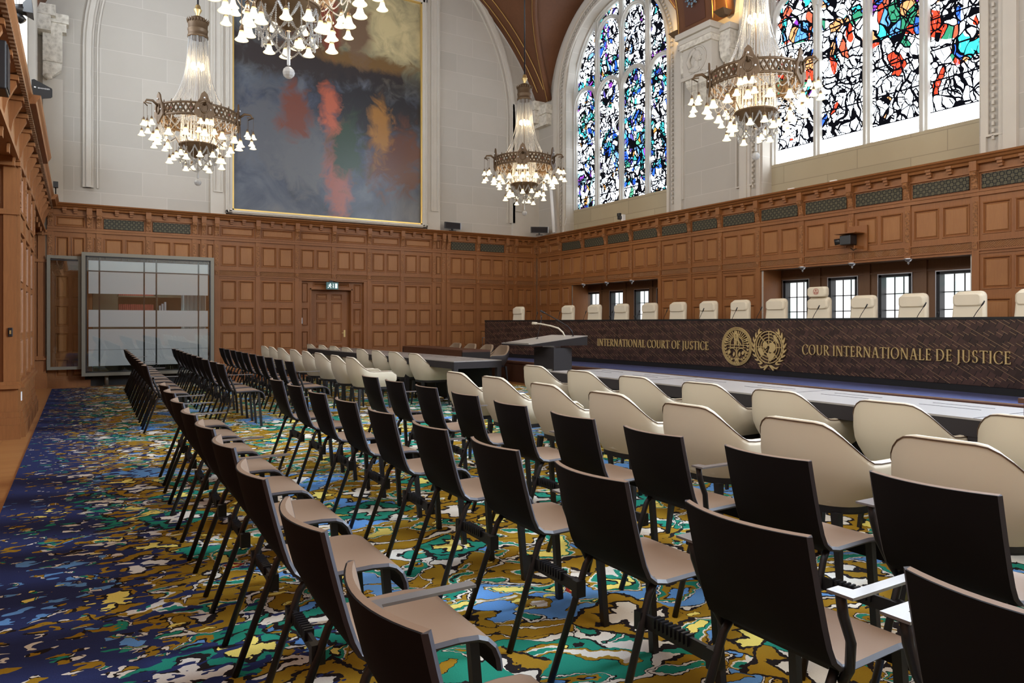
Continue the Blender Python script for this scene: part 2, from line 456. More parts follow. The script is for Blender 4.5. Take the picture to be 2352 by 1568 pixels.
def canvas():
    # generic dark storm-landscape stand-in: no figures
    t = NT('painted_canvas'); v = t.coord(); s = xyz(t, v)
    u = t.math('DIVIDE', t.math('SUBTRACT', s[0], 2.98), 4.59); z = t.math('DIVIDE', t.math('SUBTRACT', s[2], 3.87), 5.68)
    n = t.noise(v, .9, 6, .6, 1.2); n2 = t.noise(v, 2.6, 5, .6, .8); n3 = t.noise(t.coord(loc=(5, 0, 9)), .7, 3, .5, .6)
    low = t.ramp(n, [(.25, (.018, .022, .035)), (.45, (.045, .055, .085)), (.6, (.085, .10, .13)), (.75, (.14, .14, .15))])
    sky = t.ramp(n, [(.3, (.05, .055, .045)), (.5, (.13, .13, .09)), (.65, (.33, .28, .16)), (.8, (.5, .43, .27))])

    def blob(cx, cz, rx, rz, soft=.35):
        dx = t.math('DIVIDE', t.math('SUBTRACT', u, cx), rx); dz = t.math('DIVIDE', t.math('SUBTRACT', z, cz), rz)
        r = t.math('SQRT', t.math('ADD', t.math('MULTIPLY', dx, dx), t.math('MULTIPLY', dz, dz)))
        r = t.math('ADD', r, t.math('MULTIPLY', t.math('SUBTRACT', n2, .5), 2.6))
        nd = t.n('ShaderNodeMapRange'); t.link(r, nd.inputs[0]); nd.inputs[1].default_value = 1 + soft; nd.inputs[2].default_value = 1 - soft
        nd.inputs[3].default_value = 0; nd.inputs[4].default_value = 1; return nd.outputs[0]
    zz = t.math('ADD', z, t.math('MULTIPLY', t.math('SUBTRACT', n3, .5), .25))
    f = t.n('ShaderNodeMapRange'); t.link(zz, f.inputs[0]); f.inputs[1].default_value = .55; f.inputs[2].default_value = .68
    base = t.mix(f.outputs[0], low, sky)
    base = t.mix(blob(.15, .85, .22, .3, .6), base, (.085, .10, .115))
    base = t.mix(blob(.80, .86, .2, .16, .7), base, (.55, .46, .25))
    base = t.mix(blob(.42, .64, .60, .075), base, (.028, .022, .022))
    base = t.mix(blob(.62, .69, .32, .03), base, (.16, .09, .03))
    base = t.mix(blob(.72, .47, .34, .12), base, (.016, .015, .018))
    base = t.mix(blob(.36, .80, .13, .12), base, (.075, .035, .022))
    base = t.mix(blob(.48, .84, .05, .13), base, (.22, .05, .03))
    base = t.mix(blob(.64, .82, .07, .12), base, (.16, .10, .06))
    base = t.mix(blob(.22, .33, .2, .16), base, (.085, .09, .105))
    base = t.mix(blob(.36, .24, .14, .13), base, (.105, .11, .12))
    base = t.mix(blob(.30, .42, .08, .10), base, (.15, .04, .022))
    base = t.mix(blob(.86, .28, .16, .14), base, (.10, .032, .016))
    base = t.mix(blob(.77, .40, .06, .12), base, (.30, .135, .022))
    base = t.mix(blob(.53, .20, .07, .20), base, (.30, .085, .055))
    base = t.mix(blob(.57, .30, .09, .13), base, (.02, .045, .022))
    base = t.mix(blob(.48, .46, .05, .09), base, (.42, .10, .05))
    t.bsdf(base, .33, 0, .5, t.bump(n2, .2, .01)); return t.m


MT['canvas'] = canvas()
MT['books_red'] = simple('red_bindings', (.22, .035, .025), .6)
MT['books_grey'] = simple('pale_bindings', (.35, .38, .42), .6)
MT['cabinet'] = simple('olive_grey_cabinet', (.10, .10, .065), .6)
MT['curtain'] = simple('pale_curtain', (.55, .70, .74), .8)
MT['exit_green'] = simple('exit_sign_teal', (.07, .19, .20), .4)
MT['exit_white'] = emis('exit_sign_white', (.9, 1, .95), .75)
MT['mic_pink'] = simple('faded_red_print', (.45, .16, .12), .6)
MT['rosette_ground'] = simple('painted_ground', (.085, .028, .014), .5)
MT['rosette_blue'] = simple('painted_blue', (.12, .20, .28), .5)


# ------------------------------------------------------------------ mesh builder
class MB:
    def __init__(s, P=None): s.v = []; s.f = []; s.P = P; s.uv = None; s.smooth = set()

    def add(s, vs, fs, smooth=False):
        o = len(s.v)
        s.v += [tuple(s.P(*p)) if s.P else tuple(p) for p in vs]
        for f in fs:
            if smooth: s.smooth.add(len(s.f))
            s.f.append(tuple(i + o for i in f))
        return s

    def box(s, x0, x1, y0, y1, z0, z1):
        vs = [(x, y, z) for z in (z0, z1) for y in (y0, y1) for x in (x0, x1)]
        return s.add(vs, [(0, 2, 3, 1), (4, 5, 7, 6), (0, 1, 5, 4), (2, 6, 7, 3), (0, 4, 6, 2), (1, 3, 7, 5)])

    def cbox(s, c, d, rz=0, b=0):
        cx, cy, cz = c; hx, hy, hz = d[0] / 2, d[1] / 2, d[2] / 2; co, si = math.cos(rz), math.sin(rz)
        vs = []
        for z in (-hz, hz):
            for y in (-hy, hy):
                for x in (-hx, hx): vs.append((cx + x * co - y * si, cy + x * si + y * co, cz + z))
        return s.add(vs, [(0, 2, 3, 1), (4, 5, 7, 6), (0, 1, 5, 4), (2, 6, 7, 3), (0, 4, 6, 2), (1, 3, 7, 5)])

    def prism(s, poly, ax, lo, hi):
        # poly in the two other axes, extruded along ax
        def mk(p, t): return {'x': (t, p[0], p[1]), 'y': (p[0], t, p[1]), 'z': (p[0], p[1], t)}[ax]
        n = len(poly)
        return s.add([mk(p, lo) for p in poly] + [mk(p, hi) for p in poly],
                     [tuple(range(n))[::-1], tuple(range(n, 2 * n))] + [(i, (i + 1) % n, n + (i + 1) % n, n + i) for i in range(n)])

    def tube(s, path, r, n=6, caps=True, sq=False, up=(0, 0, 1)):
        path = [Vector(p) for p in path]; rr = r if isinstance(r, (list, tuple)) else [r] * len(path)
        vs = []; fs = []
        for i, p in enumerate(path):
            d = (path[min(i + 1, len(path) - 1)] - path[max(i - 1, 0)])
            d = d.normalized() if d.length > 1e-9 else Vector((0, 0, 1))
            u = Vector(up)
            if abs(d.dot(u)) > .95: u = Vector((1, 0, 0)) if abs(d.x) < .9 else Vector((0, 1, 0))
            a = d.cross(u).normalized(); b = a.cross(d)
            for k in range(n):
                t = 2 * PI * (k + (.5 if sq else 0)) / n; q = p + (a * math.cos(t) + b * math.sin(t)) * rr[i]
                vs.append(tuple(q))
        m = len(path)
        for i in range(m - 1):
            for k in range(n):
                k2 = (k + 1) % n; fs.append((i * n + k, i * n + k2, (i + 1) * n + k2, (i + 1) * n + k))
        if caps: fs += [tuple(range(n))[::-1], tuple(range((m - 1) * n, m * n))]
        return s.add(vs, fs, not sq and n > 4)

    def lathe(s, prof, n=16, c=(0, 0, 0), smooth=True, arc=2 * PI):
        vs = []; fs = []
        for (r, z) in prof:
            for k in range(n): t = arc * k / n; vs.append((c[0] + r * math.cos(t), c[1] + r * math.sin(t), c[2] + z))
        for i in range(len(prof) - 1):
            for k in range(n):
                k2 = (k + 1) % n; fs.append((i * n + k, i * n + k2, (i + 1) * n + k2, (i + 1) * n + k))
        return s.add(vs, fs, smooth)

    def sphere(s, c, r, n=10, m=7, sz=None):
        rx, ry, rz = (r, r, r) if sz is None else sz
        vs = []; fs = []
        for i in range(m + 1):
            a = PI * i / m
            for k in range(n): t = 2 * PI * k / n; vs.append((c[0] + rx * math.sin(a) * math.cos(t), c[1] + ry * math.sin(a) * math.sin(t), c[2] + rz * math.cos(a)))
        for i in range(m):
            for k in range(n): k2 = (k + 1) % n; fs.append((i * n + k, i * n + k2, (i + 1) * n + k2, (i + 1) * n + k))
        return s.add(vs, fs, True)

    def grid(s, pts, smooth=True, close=False):
        h = len(pts); wd = len(pts[0]); vs = [p for r in pts for p in r]; fs = []
        for i in range(h - 1):
            for j in range(wd - (0 if close else 1)):
                j2 = (j + 1) % wd; fs.append((i * wd + j, i * wd + j2, (i + 1) * wd + j2, (i + 1) * wd + j))
        return s.add(vs, fs, smooth)

    def build(s, name, mat, parent=None, loc=None, bevel=0, mesh_uv=None):
        me = bpy.data.meshes.new(name); me.from_pydata(s.v, [], s.f); me.update()
        mats = mat if isinstance(mat, (list, tuple)) else [mat]
        for m in mats: me.materials.append(MT[m] if isinstance(m, str) else m)
        if s.smooth:
            for i in s.smooth: me.polygons[i].use_smooth = True
        if mesh_uv:
            l = me.uv_layers.new(name='UVMap')
            for lp in me.loops: l.data[lp.index].uv = mesh_uv(me.vertices[lp.vertex_index].co)
        o = bpy.data.objects.new(name, me); C.objects.link(o)
        if parent: o.parent = parent
        if loc: o.location = loc
        if bevel:
            b = o.modifiers.new('bevel', 'BEVEL'); b.width = bevel; b.segments = 2; b.limit_method = 'ANGLE'
        return o


def thing(name, label, cat, loc=(0, 0, 0), rz=0, group=None):
    o = bpy.data.objects.new(name, None); C.objects.link(o); o.location = loc; o.rotation_euler = (0, 0, rz)
    o.empty_display_size = .1
    o['label'] = label; o['category'] = cat
    if group: o['group'] = group
    return o


def tag(o, label, cat, group=None, kind=None):
    o['label'] = label; o['category'] = cat
    if group: o['group'] = group
    if kind: o['kind'] = kind
    return o


def struct(o): o['kind'] = 'structure'; return o


def copy_tree(o, parent=None, skip=()):
    c = o.copy(); C.objects.link(c); c.parent = parent
    for ch in list(o.children):
        if ch.name.split('.')[0] not in skip: copy_tree(ch, c, skip)
    return c


ORD = ['first', 'second', 'third', 'fourth', 'fifth', 'sixth', 'seventh', 'eighth', 'ninth', 'tenth', 'eleventh', 'twelfth', 'thirteenth', 'fourteenth']


def lerp(a, b, t): return a + (b - a) * t


def smooth(t): t = max(0, min(1, t)); return t * t * (3 - 2 * t)


# ------------------------------------------------------------------ floor, carpet, podium
struct(MB().box(XL - 1.2, XR + .9, YN, YB + 1.2, -.1, 0).build('floor', 'parquet'))
tag(MB().box(-.455, 7.75, -2.0, 16.55, .001, .012).build('patterned_carpet', 'carpet'),
    'multicoloured patterned carpet fading to navy speckle along its left edge', 'carpet')

pod = MB(); pod.box(8.2, XR, -2.5, YB - .05, 0, .42)
podo = struct(pod.build('floor_podium', 'podium_wood')); podo.name = 'floor_podium'
tag(MB().box(8.30, XR - .002, -2.5, YB - .05, .421, .45).build('podium_carpet', 'podium_carpet'), 'blue violet carpet on the raised podium under the judges bench', 'carpet')
nz = MB(); nz.box(8.16, 8.30, -2.5, YB - .05, .41, .452); struct(nz.build('trim_podium_nosing', 'podium_wood'))
struct(MB().box(8.285, 8.30, -2.5, YB - .05, .452, .455).build('trim_podium_line', 'brass'))
# low step in front of the podium, right of the lectern
st = MB(); st.box(7.72, 8.16, -2.0, 7.2, 0, .225); tag(st.build('podium_step', 'podium_carpet'), 'low carpeted step along the podium behind the long white-sheened table', 'step')


# ------------------------------------------------------------------ panelling
def sheet(m, mf, a, b, z0, z1, holes, n=.03):
    us = sorted({a, b, *[h[0] for h in holes], *[h[1] for h in holes]}); zs = sorted({z0, z1, *[h[2] for h in holes], *[h[3] for h in holes]})
    for i in range(len(us) - 1):
        for j in range(len(zs) - 1):
            u0, u1, q0, q1 = us[i], us[i + 1], zs[j], zs[j + 1]
            if any(h[0] <= u0 + 1e-6 and h[1] >= u1 - 1e-6 and h[2] <= q0 + 1e-6 and h[3] >= q1 - 1e-6 for h in holes): continue
            m.add([(u0, n, q0), (u1, n, q0), (u1, n, q1), (u0, n, q1)], [(0, 1, 2, 3)])
    for (u0, u1, q0, q1) in holes:
        rings = [(0, n), (.006, n + .012), (.016, n + .010), (.030, n - .020), (.038, n - .020)]
        f = 1 if u1 - u0 > .2 else .5

        def rect(i, nn): return [(u0 + i * f, nn, q0 + i * f), (u1 - i * f, nn, q0 + i * f), (u1 - i * f, nn, q1 - i * f), (u0 + i * f, nn, q1 - i * f)]
        vs = []
        for i, nn in rings: vs += rect(i, nn)
        fs = []
        for r in range(len(rings) - 1):
            for k in range(4): k2 = (k + 1) % 4; fs.append((r * 4 + k, r * 4 + k2, r * 4 + 4 + k2, r * 4 + 4 + k))
        m.add(vs, fs)
        vs = rect(.038, n - .020) + rect(.052, n - .004) + rect(.058, n - .004)
        mf.add(vs, [(k, (k + 1) % 4, 4 + (k + 1) % 4, 4 + k) for k in range(4)] + [(4 + k, 4 + (k + 1) % 4, 8 + (k + 1) % 4, 8 + k) for k in range(4)] + [(8, 9, 10, 11)])


ROWS = [(.20, .56), (.672, 1.095), (1.227, 1.65), (1.78, 2.25)]


def panelling(parent, P, pil, openings, grille_bays, cornice_out=.2, wide=.10, brackets=True):
    """pil: ascending pilaster positions; openings: (u0,u1,ztop)"""
    m = MB(P); mf = MB(P); fr = MB(P); co = MB(P)
    first = {}
    for i in range(len(pil) - 1):
        a, b = pil[i] + wide / 2, pil[i + 1] - wide / 2
        if b - a < .06:
            m.box(a, b, 0, .03, .1, 3.62); continue
        op = any(o[0] < (a + b) / 2 < o[1] for o in openings)
        nc = 2 if b - a > .5 else 1
        g = .035; mid = .045
        cols = []
        if nc == 2: c = (a + b) / 2; cols = [(a + g, c - mid / 2), (c + mid / 2, b - g)]
        else: cols = [(a + .02, b - .02)]
        holes = [(c0, c1, 2.575, 3.045) for c0, c1 in cols]
        if not op: holes += [(c0, c1, z0, z1) for c0, c1 in cols for z0, z1 in ROWS]
        lo = 2.31 if op else .16
        sheet(m, mf, a - .001, b + .001, lo, 3.14, holes)
        fr.add([(a + .01, .036, 2.375), (b - .01, .036, 2.375), (b - .01, .036, 2.47), (a + .01, .036, 2.47)], [(0, 1, 2, 3)])
        m.box(a, b, .03, .05, 2.475, 2.495); m.box(a, b, .03, .05, 2.34, 2.365); m.box(a, b, .03, .045, 2.30, 2.315)
        # frieze field below the cornice
        sheet(m, mf, a - .001, b + .001, 3.215, 3.63, [(a + .03, b - .03, 3.245, 3.455)] if i not in grille_bays else [(a + .03, b - .03, 3.245, 3.455)])
        m.box(a, b, .03, .06, 3.475, 3.50)
        if i in grille_bays:
            gm = MB(P).box(a + .045, b - .045, .02, .045, 3.255, 3.44)
            gm.build('vent_grille', 'grille', parent)
            gf = MB(P)
            for q in ((a + .035, b - .035, 3.245, 3.258), (a + .035, b - .035, 3.437, 3.45)): gf.box(q[0], q[1], .02, .05, q[2], q[3])
            gf.box(a + .035, a + .047, .02, .05, 3.245, 3.45); gf.box(b - .047, b - .035, .02, .05, 3.245, 3.45)
            gf.build('grille_frame', 'grille', parent)
        if brackets and nc == 2:
            for k in (1, 2):
                u = lerp(a, b, k / 3); m.prism([(u - .035, 0), (u + .035, 0), (u + .045, .1), (u - .045, .1)], 'y', .03, .09) if False else None
                m.box(u - .03, u + .03, .03, .075, 3.52, 3.56); m.box(u - .036, u + .036, .03, .10, 3.56, 3.60); m.box(u - .042, u + .042, .03, .12, 3.60, 3.635)
    for u in pil:
        op = any(o[0] + .01 < u < o[1] - .01 for o in openings)
        h = wide / 2
        m.box(u - h, u + h, .0, .05, 2.31 if op else .16, 3.24)
        m.box(u - h, u + h, .0, .055, 3.24, 3.50); m.box(u - h, u + h, 0, .13, 3.50, 3.64)
        m.box(u - h * .7, u + h * .7, .05, .06, 2.36, 2.48)
        # carved strip, block and console
        cs = MB(P); cs.box(u - .033, u + .033, .048, .058, 2.56, 3.06); cs.build('carved_strip', 'carved', parent)
        cb = MB(P); cb.box(u - .03, u + .03, .055, .066, 2.375, 2.465); cb.build('carved_block', 'carved', parent)
        cn = MB(P)
        pr = [(.055, 3.25), (.068, 3.25), (.075, 3.32), (.10, 3.40), (.135, 3.44), (.14, 3.48), (.12, 3.50), (.055, 3.50)]
        n = len(pr)
        cn.add([(u - .042, q, z) for q, z in pr] + [(u + .042, q, z) for q, z in pr], [tuple(range(n)), tuple(range(n, 2 * n))] + [(k, (k + 1) % n, n + (k + 1) % n, n + k) for k in range(n)])
        cn.build('console_bracket', 'carved', parent)
    # continuous mouldings
    u0, u1 = pil[0] - wide / 2, pil[-1] + wide / 2
    m.box(u0, u1, 0, .075, 3.195, 3.215); m.box(u0, u1, 0, .062, 3.14, 3.195)
    # base
    segs = [(u0, u1)]
    for o in openings:
        if o[3] < .1: segs = [x for s_ in segs for x in ([(s_[0], o[0]), (o[1], s_[1])] if s_[0] < o[0] < s_[1] else [s_])]
    for a, b in segs:
        m.box(a, b, 0, .06, 0, .13); m.box(a, b, 0, .045, .13, .17)
    m.build('wood_panelling', 'oak', parent); mf.build('panel_fields', 'oak_field', parent); fr.build('carved_frieze', 'frieze', parent)
    prof = [(0, 3.60), (.10, 3.60), (.115, 3.635), (.15, 3.65), (.17, 3.675), (cornice_out, 3.69), (cornice_out + .01, 3.715), (0, 3.715)]
    n = len(prof)
    co.add([(u0, q, z) for q, z in prof] + [(u1, q, z) for q, z in prof], [tuple(range(n)), tuple(range(n, 2 * n))] + [(k, (k + 1) % n, n + (k + 1) % n, n + k) for k in range(n)])
    co.build('cornice', 'oak', parent)


def Pback(u, n, z): return (u, YB - n, z)


def Pright(u, n, z): return (XR - n, u, z)


# ---- back wall
bk = MB()
segs_back = [(XL - 1.2, .2), (2.42, 4.5), (6.055, XR + .9)]
for a, b in segs_back: bk.box(a, b, YB, YB + .25, 0, 2.32)
bk.box(XL - 1.2, XR + .9, YB, YB + .25, 2.32, 3.62); bk.box(XL - 1.2, XR + .9, YB + .02, YB + .25, 3.62, 12.5)
wall_back = struct(bk.build('wall_back', 'stone'))
pil_b = [-.50, .178, .352, 1.262, 2.17, 2.355, 2.626, 3.51, 4.40, 5.281, 6.176, 7.057, 7.947, 8.217, 8.361, 9.25, 10.16, 10.449, 11.10]
panelling(wall_back, Pback, pil_b, [(.2, 2.42, 2.31, 0), (4.5, 6.055, 2.31, 0)], {2, 3, 14, 15})
# stone mouldings on the back wall
sm = MB()


def arch_band(m, cx, cz, r0, r1, y0, y1, zlow, a0=0, a1=PI, N=48):
    pts = [(cx + r1 * math.cos(a0 + (a1 - a0) * i / N), cz + r1 * math.sin(a0 + (a1 - a0) * i / N)) for i in range(N + 1)]
    pin = [(cx + r0 * math.cos(a0 + (a1 - a0) * i / N), cz + r0 * math.sin(a0 + (a1 - a0) * i / N)) for i in range(N + 1)]
    if zlow is not None:
        pts = [(cx + r1, zlow)] + pts + [(cx - r1, zlow)]; pin = [(cx + r0, zlow)] + pin + [(cx - r0, zlow)]
    for i in range(len(pts) - 1):
        a, b, c, d = pts[i], pts[i + 1], pin[i + 1], pin[i]
        m.add([(a[0], y0, a[1]), (b[0], y0, b[1]), (c[0], y0, c[1]), (d[0], y0, d[1]), (a[0], y1, a[1]), (b[0], y1, b[1]), (c[0], y1, c[1]), (d[0], y1, d[1])],
              [(0, 1, 2, 3), (7, 6, 5, 4), (0, 4, 5, 1), (3, 2, 6, 7)])


F = YB + .02
arch_band(sm, 5.27, 6.95, 5.02, 5.06, F - .05, F, 4.08); arch_band(sm, 5.27, 6.95, 5.06, 5.15, F - .10, F, 4.08)
arch_band(sm, 5.27, 6.95, 5.15, 5.21, F - .06, F, 4.08); arch_band(sm, 5.27, 6.95, 4.93, 4.96, F - .03, F, 4.08)
for x0, x1 in ((2.50, 2.82), (7.76, 8.13)):
    sm.box(x0, x1, F - .06, F, 3.715, 11.2)
for x0, x1 in ((2.555, 2.585), (2.72, 2.75), (7.86, 7.89), (8.04, 8.07)):
    sm.box(x0, x1, F - .09, F - .05, 4.25, 11.2)
for x0, x1 in ((2.555, 2.75), (7.86, 8.07)): sm.box(x0, x1, F - .09, F - .05, 4.22, 4.25)
sm.box(10.35, 11.22, F - .10, F, 3.715, 7.4); sm.box(-.62, -.28, F - .10, F, 3.715, 6.2)
for x0, x1 in ((10.42, 10.46), (10.60, 10.64)): sm.box(x0, x1, F - .14, F - .09, 4.45, 7.2)
sm.box(10.42, 10.64, F - .14, F - .09, 4.41, 4.45)
sm.build('stone_moulding', 'stone_plain', wall_back)
# left stone strips beside the side windows
# painting
pt = thing('wall_painting', 'huge dark oil painting in white stone frame with gilt inner edge', 'painting', (0, 0, 0))
MB().box(2.98, 7.57, F - .045, F - .02, 3.87, 9.56).build('canvas', 'canvas', pt)
fm = MB()
for (x0, x1, z0, z1, y) in ((2.81, 2.95, 3.76, 9.72, .13), (7.60, 7.74, 3.76, 9.72, .13), (2.81, 7.74, 3.76, 3.84, .13), (2.81, 7.74, 9.59, 9.72, .13)): fm.box(x0, x1, F - y, F, z0, z1)
for (x0, x1, z0, z1, y) in ((2.85, 2.88, 3.79, 9.68, .15), (7.67, 7.70, 3.79, 9.68, .15), (2.85, 7.70, 3.785, 3.805, .15)): fm.box(x0, x1, F - y, F - .12, z0, z1)
fm.build('frame', 'stone_plain', pt, bevel=.01)
gf = MB()
for (x0, x1, z0, z1) in ((2.95, 2.985, 3.84, 9.59), (7.565, 7.60, 3.84, 9.59), (2.95, 7.60, 3.84, 3.875), (2.95, 7.60, 9.555, 9.59)): gf.box(x0, x1, F - .10, F, z0, z1)
gf.build('gilt_edge', 'gildframe', pt)

# door recess
dr = MB(Pback)
D = -.20
for (u0, u1) in ((4.5, 4.729), (5.771, 6.055)): sheet(dr, dr, u0, u1, 0, 2.31, [(u0 + .03, u1 - .05, z0, z1) for z0, z1 in ROWS[1:]] + [(u0 + .03, u1 - .05, .2, .56)], n=-.05)
sheet(dr, dr, 4.729, 5.771, 2.13, 2.31, [(4.80, 5.70, 2.17, 2.28)], n=-.05)
dr.box(4.44, 4.512, -.22, .034, 0, 2.315); dr.box(6.043, 6.14, -.22, .034, 0, 2.315); dr.box(4.5, 6.055, -.06, .0, 2.30, 2.32)
for u0, u1 in ((4.729, 4.76), (5.74, 5.771)): dr.box(u0, u1, D, -.03, 0, 2.13)
dr.box(4.729, 5.771, D, -.03, 2.10, 2.13)
struct(dr.build('trim_door_surround', 'oak'))
d1 = struct(MB(Pback).box(4.76, 5.74, D - .05, D, 0.01, 2.10).build('door_1', 'oak'))
dd = MB(Pback); df = MB(Pback)
cols = [(4.92, 5.19), (5.29, 5.56)]
sheet(dd, df, 4.77, 5.73, .01, 2.09, [(a, b, z0, z1) for a, b in cols for z0, z1 in ((.2, .75), (.82, 1.30), (1.36, 1.80), (1.86, 2.0))], n=D + .012)
dd.build('door_panelling', 'oak', d1); df.build('door_fields', 'oak_field', d1)
hd = MB(Pback); hd.box(5.60, 5.64, D + .01, D + .025, .95, 1.12); hd.tube([Pback(5.62, D + .02, 1.05)] * 1 + [Pback(5.62, D + .06, 1.05)], .008) if False else None
hd.box(5.54, 5.625, D + .05, D + .065, 1.043, 1.057); hd.box(5.612, 5.628, D + .02, D + .065, 1.042, 1.058)
hd.build('door_handle', 'brass', d1)
hg = MB(Pback)
for z in (.35, 1.08, 1.95): hg.box(4.752, 4.775, D, D + .03, z, z + .12)
hg.build('hinges', 'blackmetal', d1)

# exit sign
ex = thing('exit_sign', 'green and white running-man exit sign hanging over the oak door', 'sign', (5.22, 16.98, 2.19))
MB().box(-.145, .145, -.02, .02, -.085, .085).build('sign_box', 'exit_green', ex)
ef = MB(); ef.box(-.135, .135, -.023, -.0215, -.075, .075)
ef.build('sign_face', 'exit_green', ex)
ep = MB(); y = -.026


def flat(m, poly, y0=-.027, y1=-.024): m.prism(poly, 'y', y0, y1)


flat(ep, [(.065, -.055), (.115, -.055), (.115, .055), (.065, .055)])
flat(ep, [(.012, .05), (.024, .05), (.024, -.02), (.036, -.02), (.018, -.05), (0, -.02), (.012, -.02)])
ep.lathe([(.001, 0), (.011, 0)], 10, (0, 0, 0)) if False else None
flat(ep, [(-.052 + .012 * math.cos(a * PI / 5), .048 + .012 * math.sin(a * PI / 5)) for a in range(10)])
flat(ep, [(-.075, .03), (-.045, .034), (-.038, .022), (-.062, -.012), (-.080, -.004)])
flat(ep, [(-.045, .034), (-.020, .008), (-.028, .002), (-.050, .020)]); flat(ep, [(-.075, .03), (-.105, .012), (-.100, .004), (-.070, .02)])
flat(ep, [(-.062, -.008), (-.035, -.02), (-.038, -.055), (-.050, -.055), (-.050, -.028), (-.072, -.014)])
flat(ep, [(-.080, -.004), (-.066, -.008), (-.090, -.045), (-.118, -.045), (-.118, -.035), (-.096, -.033)])
ep.build('pictogram', 'exit_white', ex)
MB().box(-.01, .01, 0, .09, .085, .10).box(-.05, .05, .07, .10, .08, .13).build('bracket', 'blackmetal', ex)

# thermometer / switch strip left of the door
tag(MB(Pback).box(4.505, 4.53, -.02, .02, 1.28, 1.42).build('wall_plate', 'steel'), 'small steel plate on the oak jamb left of the door', 'plate')

# ---- right wall (panelling + stone)
rw = MB(); WC = (13.77, 7.30, .83); WH = 1.93


def solid_right(z0, z1, y0, y1, x0=XR, x1=XR + .25): rw.box(x0, x1, y0, y1, z0, z1)


solid_right(0, 3.62, 15.4, YB + .2); solid_right(0, 3.62, 9.21, 12.13); solid_right(0, 3.62, YN, 5.49)
for a, b in ((12.13, 15.4), (5.49, 9.21)): solid_right(2.32, 3.62, a, b); solid_right(0, .45, a, b)
edges = [YN]
for c in sorted(WC): edges += [c - WH, c + WH]
edges.append(YB)
for i in range(0, len(edges), 2): rw.box(XR, XR + .5, edges[i], edges[i + 1], 3.62, 12.5)
for c in WC:
    N = 24
    for i in range(N):
        y0 = c - WH + 2 * WH * i / N; y1 = c - WH + 2 * WH * (i + 1) / N
        za = 7.5 + math.sqrt(max(0, WH ** 2 - (y0 - c) ** 2)); zb = 7.5 + math.sqrt(max(0, WH ** 2 - (y1 - c) ** 2))
        rw.add([(XR, y0, za), (XR, y1, zb), (XR, y1, 12.5), (XR, y0, 12.5), (XR + .5, y0, za), (XR + .5, y1, zb)], [(0, 1, 2, 3), (0, 4, 5, 1)])
wall_right = struct(rw.build('wall_right', 'stone'))
pil_r = [2.5, 3.47, 4.43, 5.40, 6.40, 7.36, 8.33, 9.30, 10.25, 11.10, 12.03, 13.0, 13.947, 14.90, 15.90, 16.50, 17.0]
panelling(wall_right, Pright, pil_r, [(5.49, 9.21, 2.31, .45), (12.13, 15.41, 2.31, .45)], {1, 2, 3, 4, 5, 6, 7, 8, 9, 10, 11, 12, 13})
m = MB(Pright); mf = MB(Pright); sheet(m, mf, 15.4, 15.86, .45, 2.31, [(15.52, 15.82, z0, z1) for z0, z1 in ROWS[1:]]); m.build('recess_side_panelling', 'oak', wall_right); mf.build('panel_fields', 'oak_field', wall_right)
# little wooden pendants under the recess heads, steel standing in for their backlit gleam
for y in (13.0, 13.947, 14.90, 6.40, 7.36, 8.33):
    MB().lathe([(.0, -.10), (.012, -.085), (.02, -.07), (.012, -.055), (.045, -.04), (.055, -.02), (.075, 0), (0, 0)], 10, (XR - .02, y, 2.31)).build('carved_pendant', 'steel', wall_right)
# archivolts with bead, pier panels
am = MB(lambda x, y, z: (XR - (F - y), x, z))
for c in WC[:2] + (WC[2],):
    arch_band(am, c, 7.45, 1.97, 2.04, F - .05, F, 3.715); arch_band(am, c, 7.40, 2.20, 2.27, F - .04, F, 3.715); arch_band(am, c, 7.38, 2.27, 2.44, F - .07, F, 3.715)
am.build('archivolt', 'stone_plain', wall_right)
bd = MB()
for c in WC:
    for i in range(34):
        for sgn in (-1, 1): bd.cbox((XR - .035, c + sgn * 2.13, 3.95 + i * .1), (.03, .03, .055))
    for i in range(66): a = PI * i / 65; bd.cbox((XR - .035, c + 2.12 * math.cos(a), 7.42 + 2.12 * math.sin(a)), (.03, .045, .045))
bd.build('beading', 'stone_plain', wall_right)
pp = MB(Pright)
for (a, b) in ((9.45, 9.85), (4.95, 5.28 - .02), (11.3, 11.55)):
    pp.box(a, a + .03, 0, .05, 4.0, 6.9); pp.box(b - .03, b, 0, .05, 4.0, 6.9); pp.box(a, b, 0, .05, 3.97, 4.0)
pp.build('pier_moulding', 'stone_plain', wall_right)


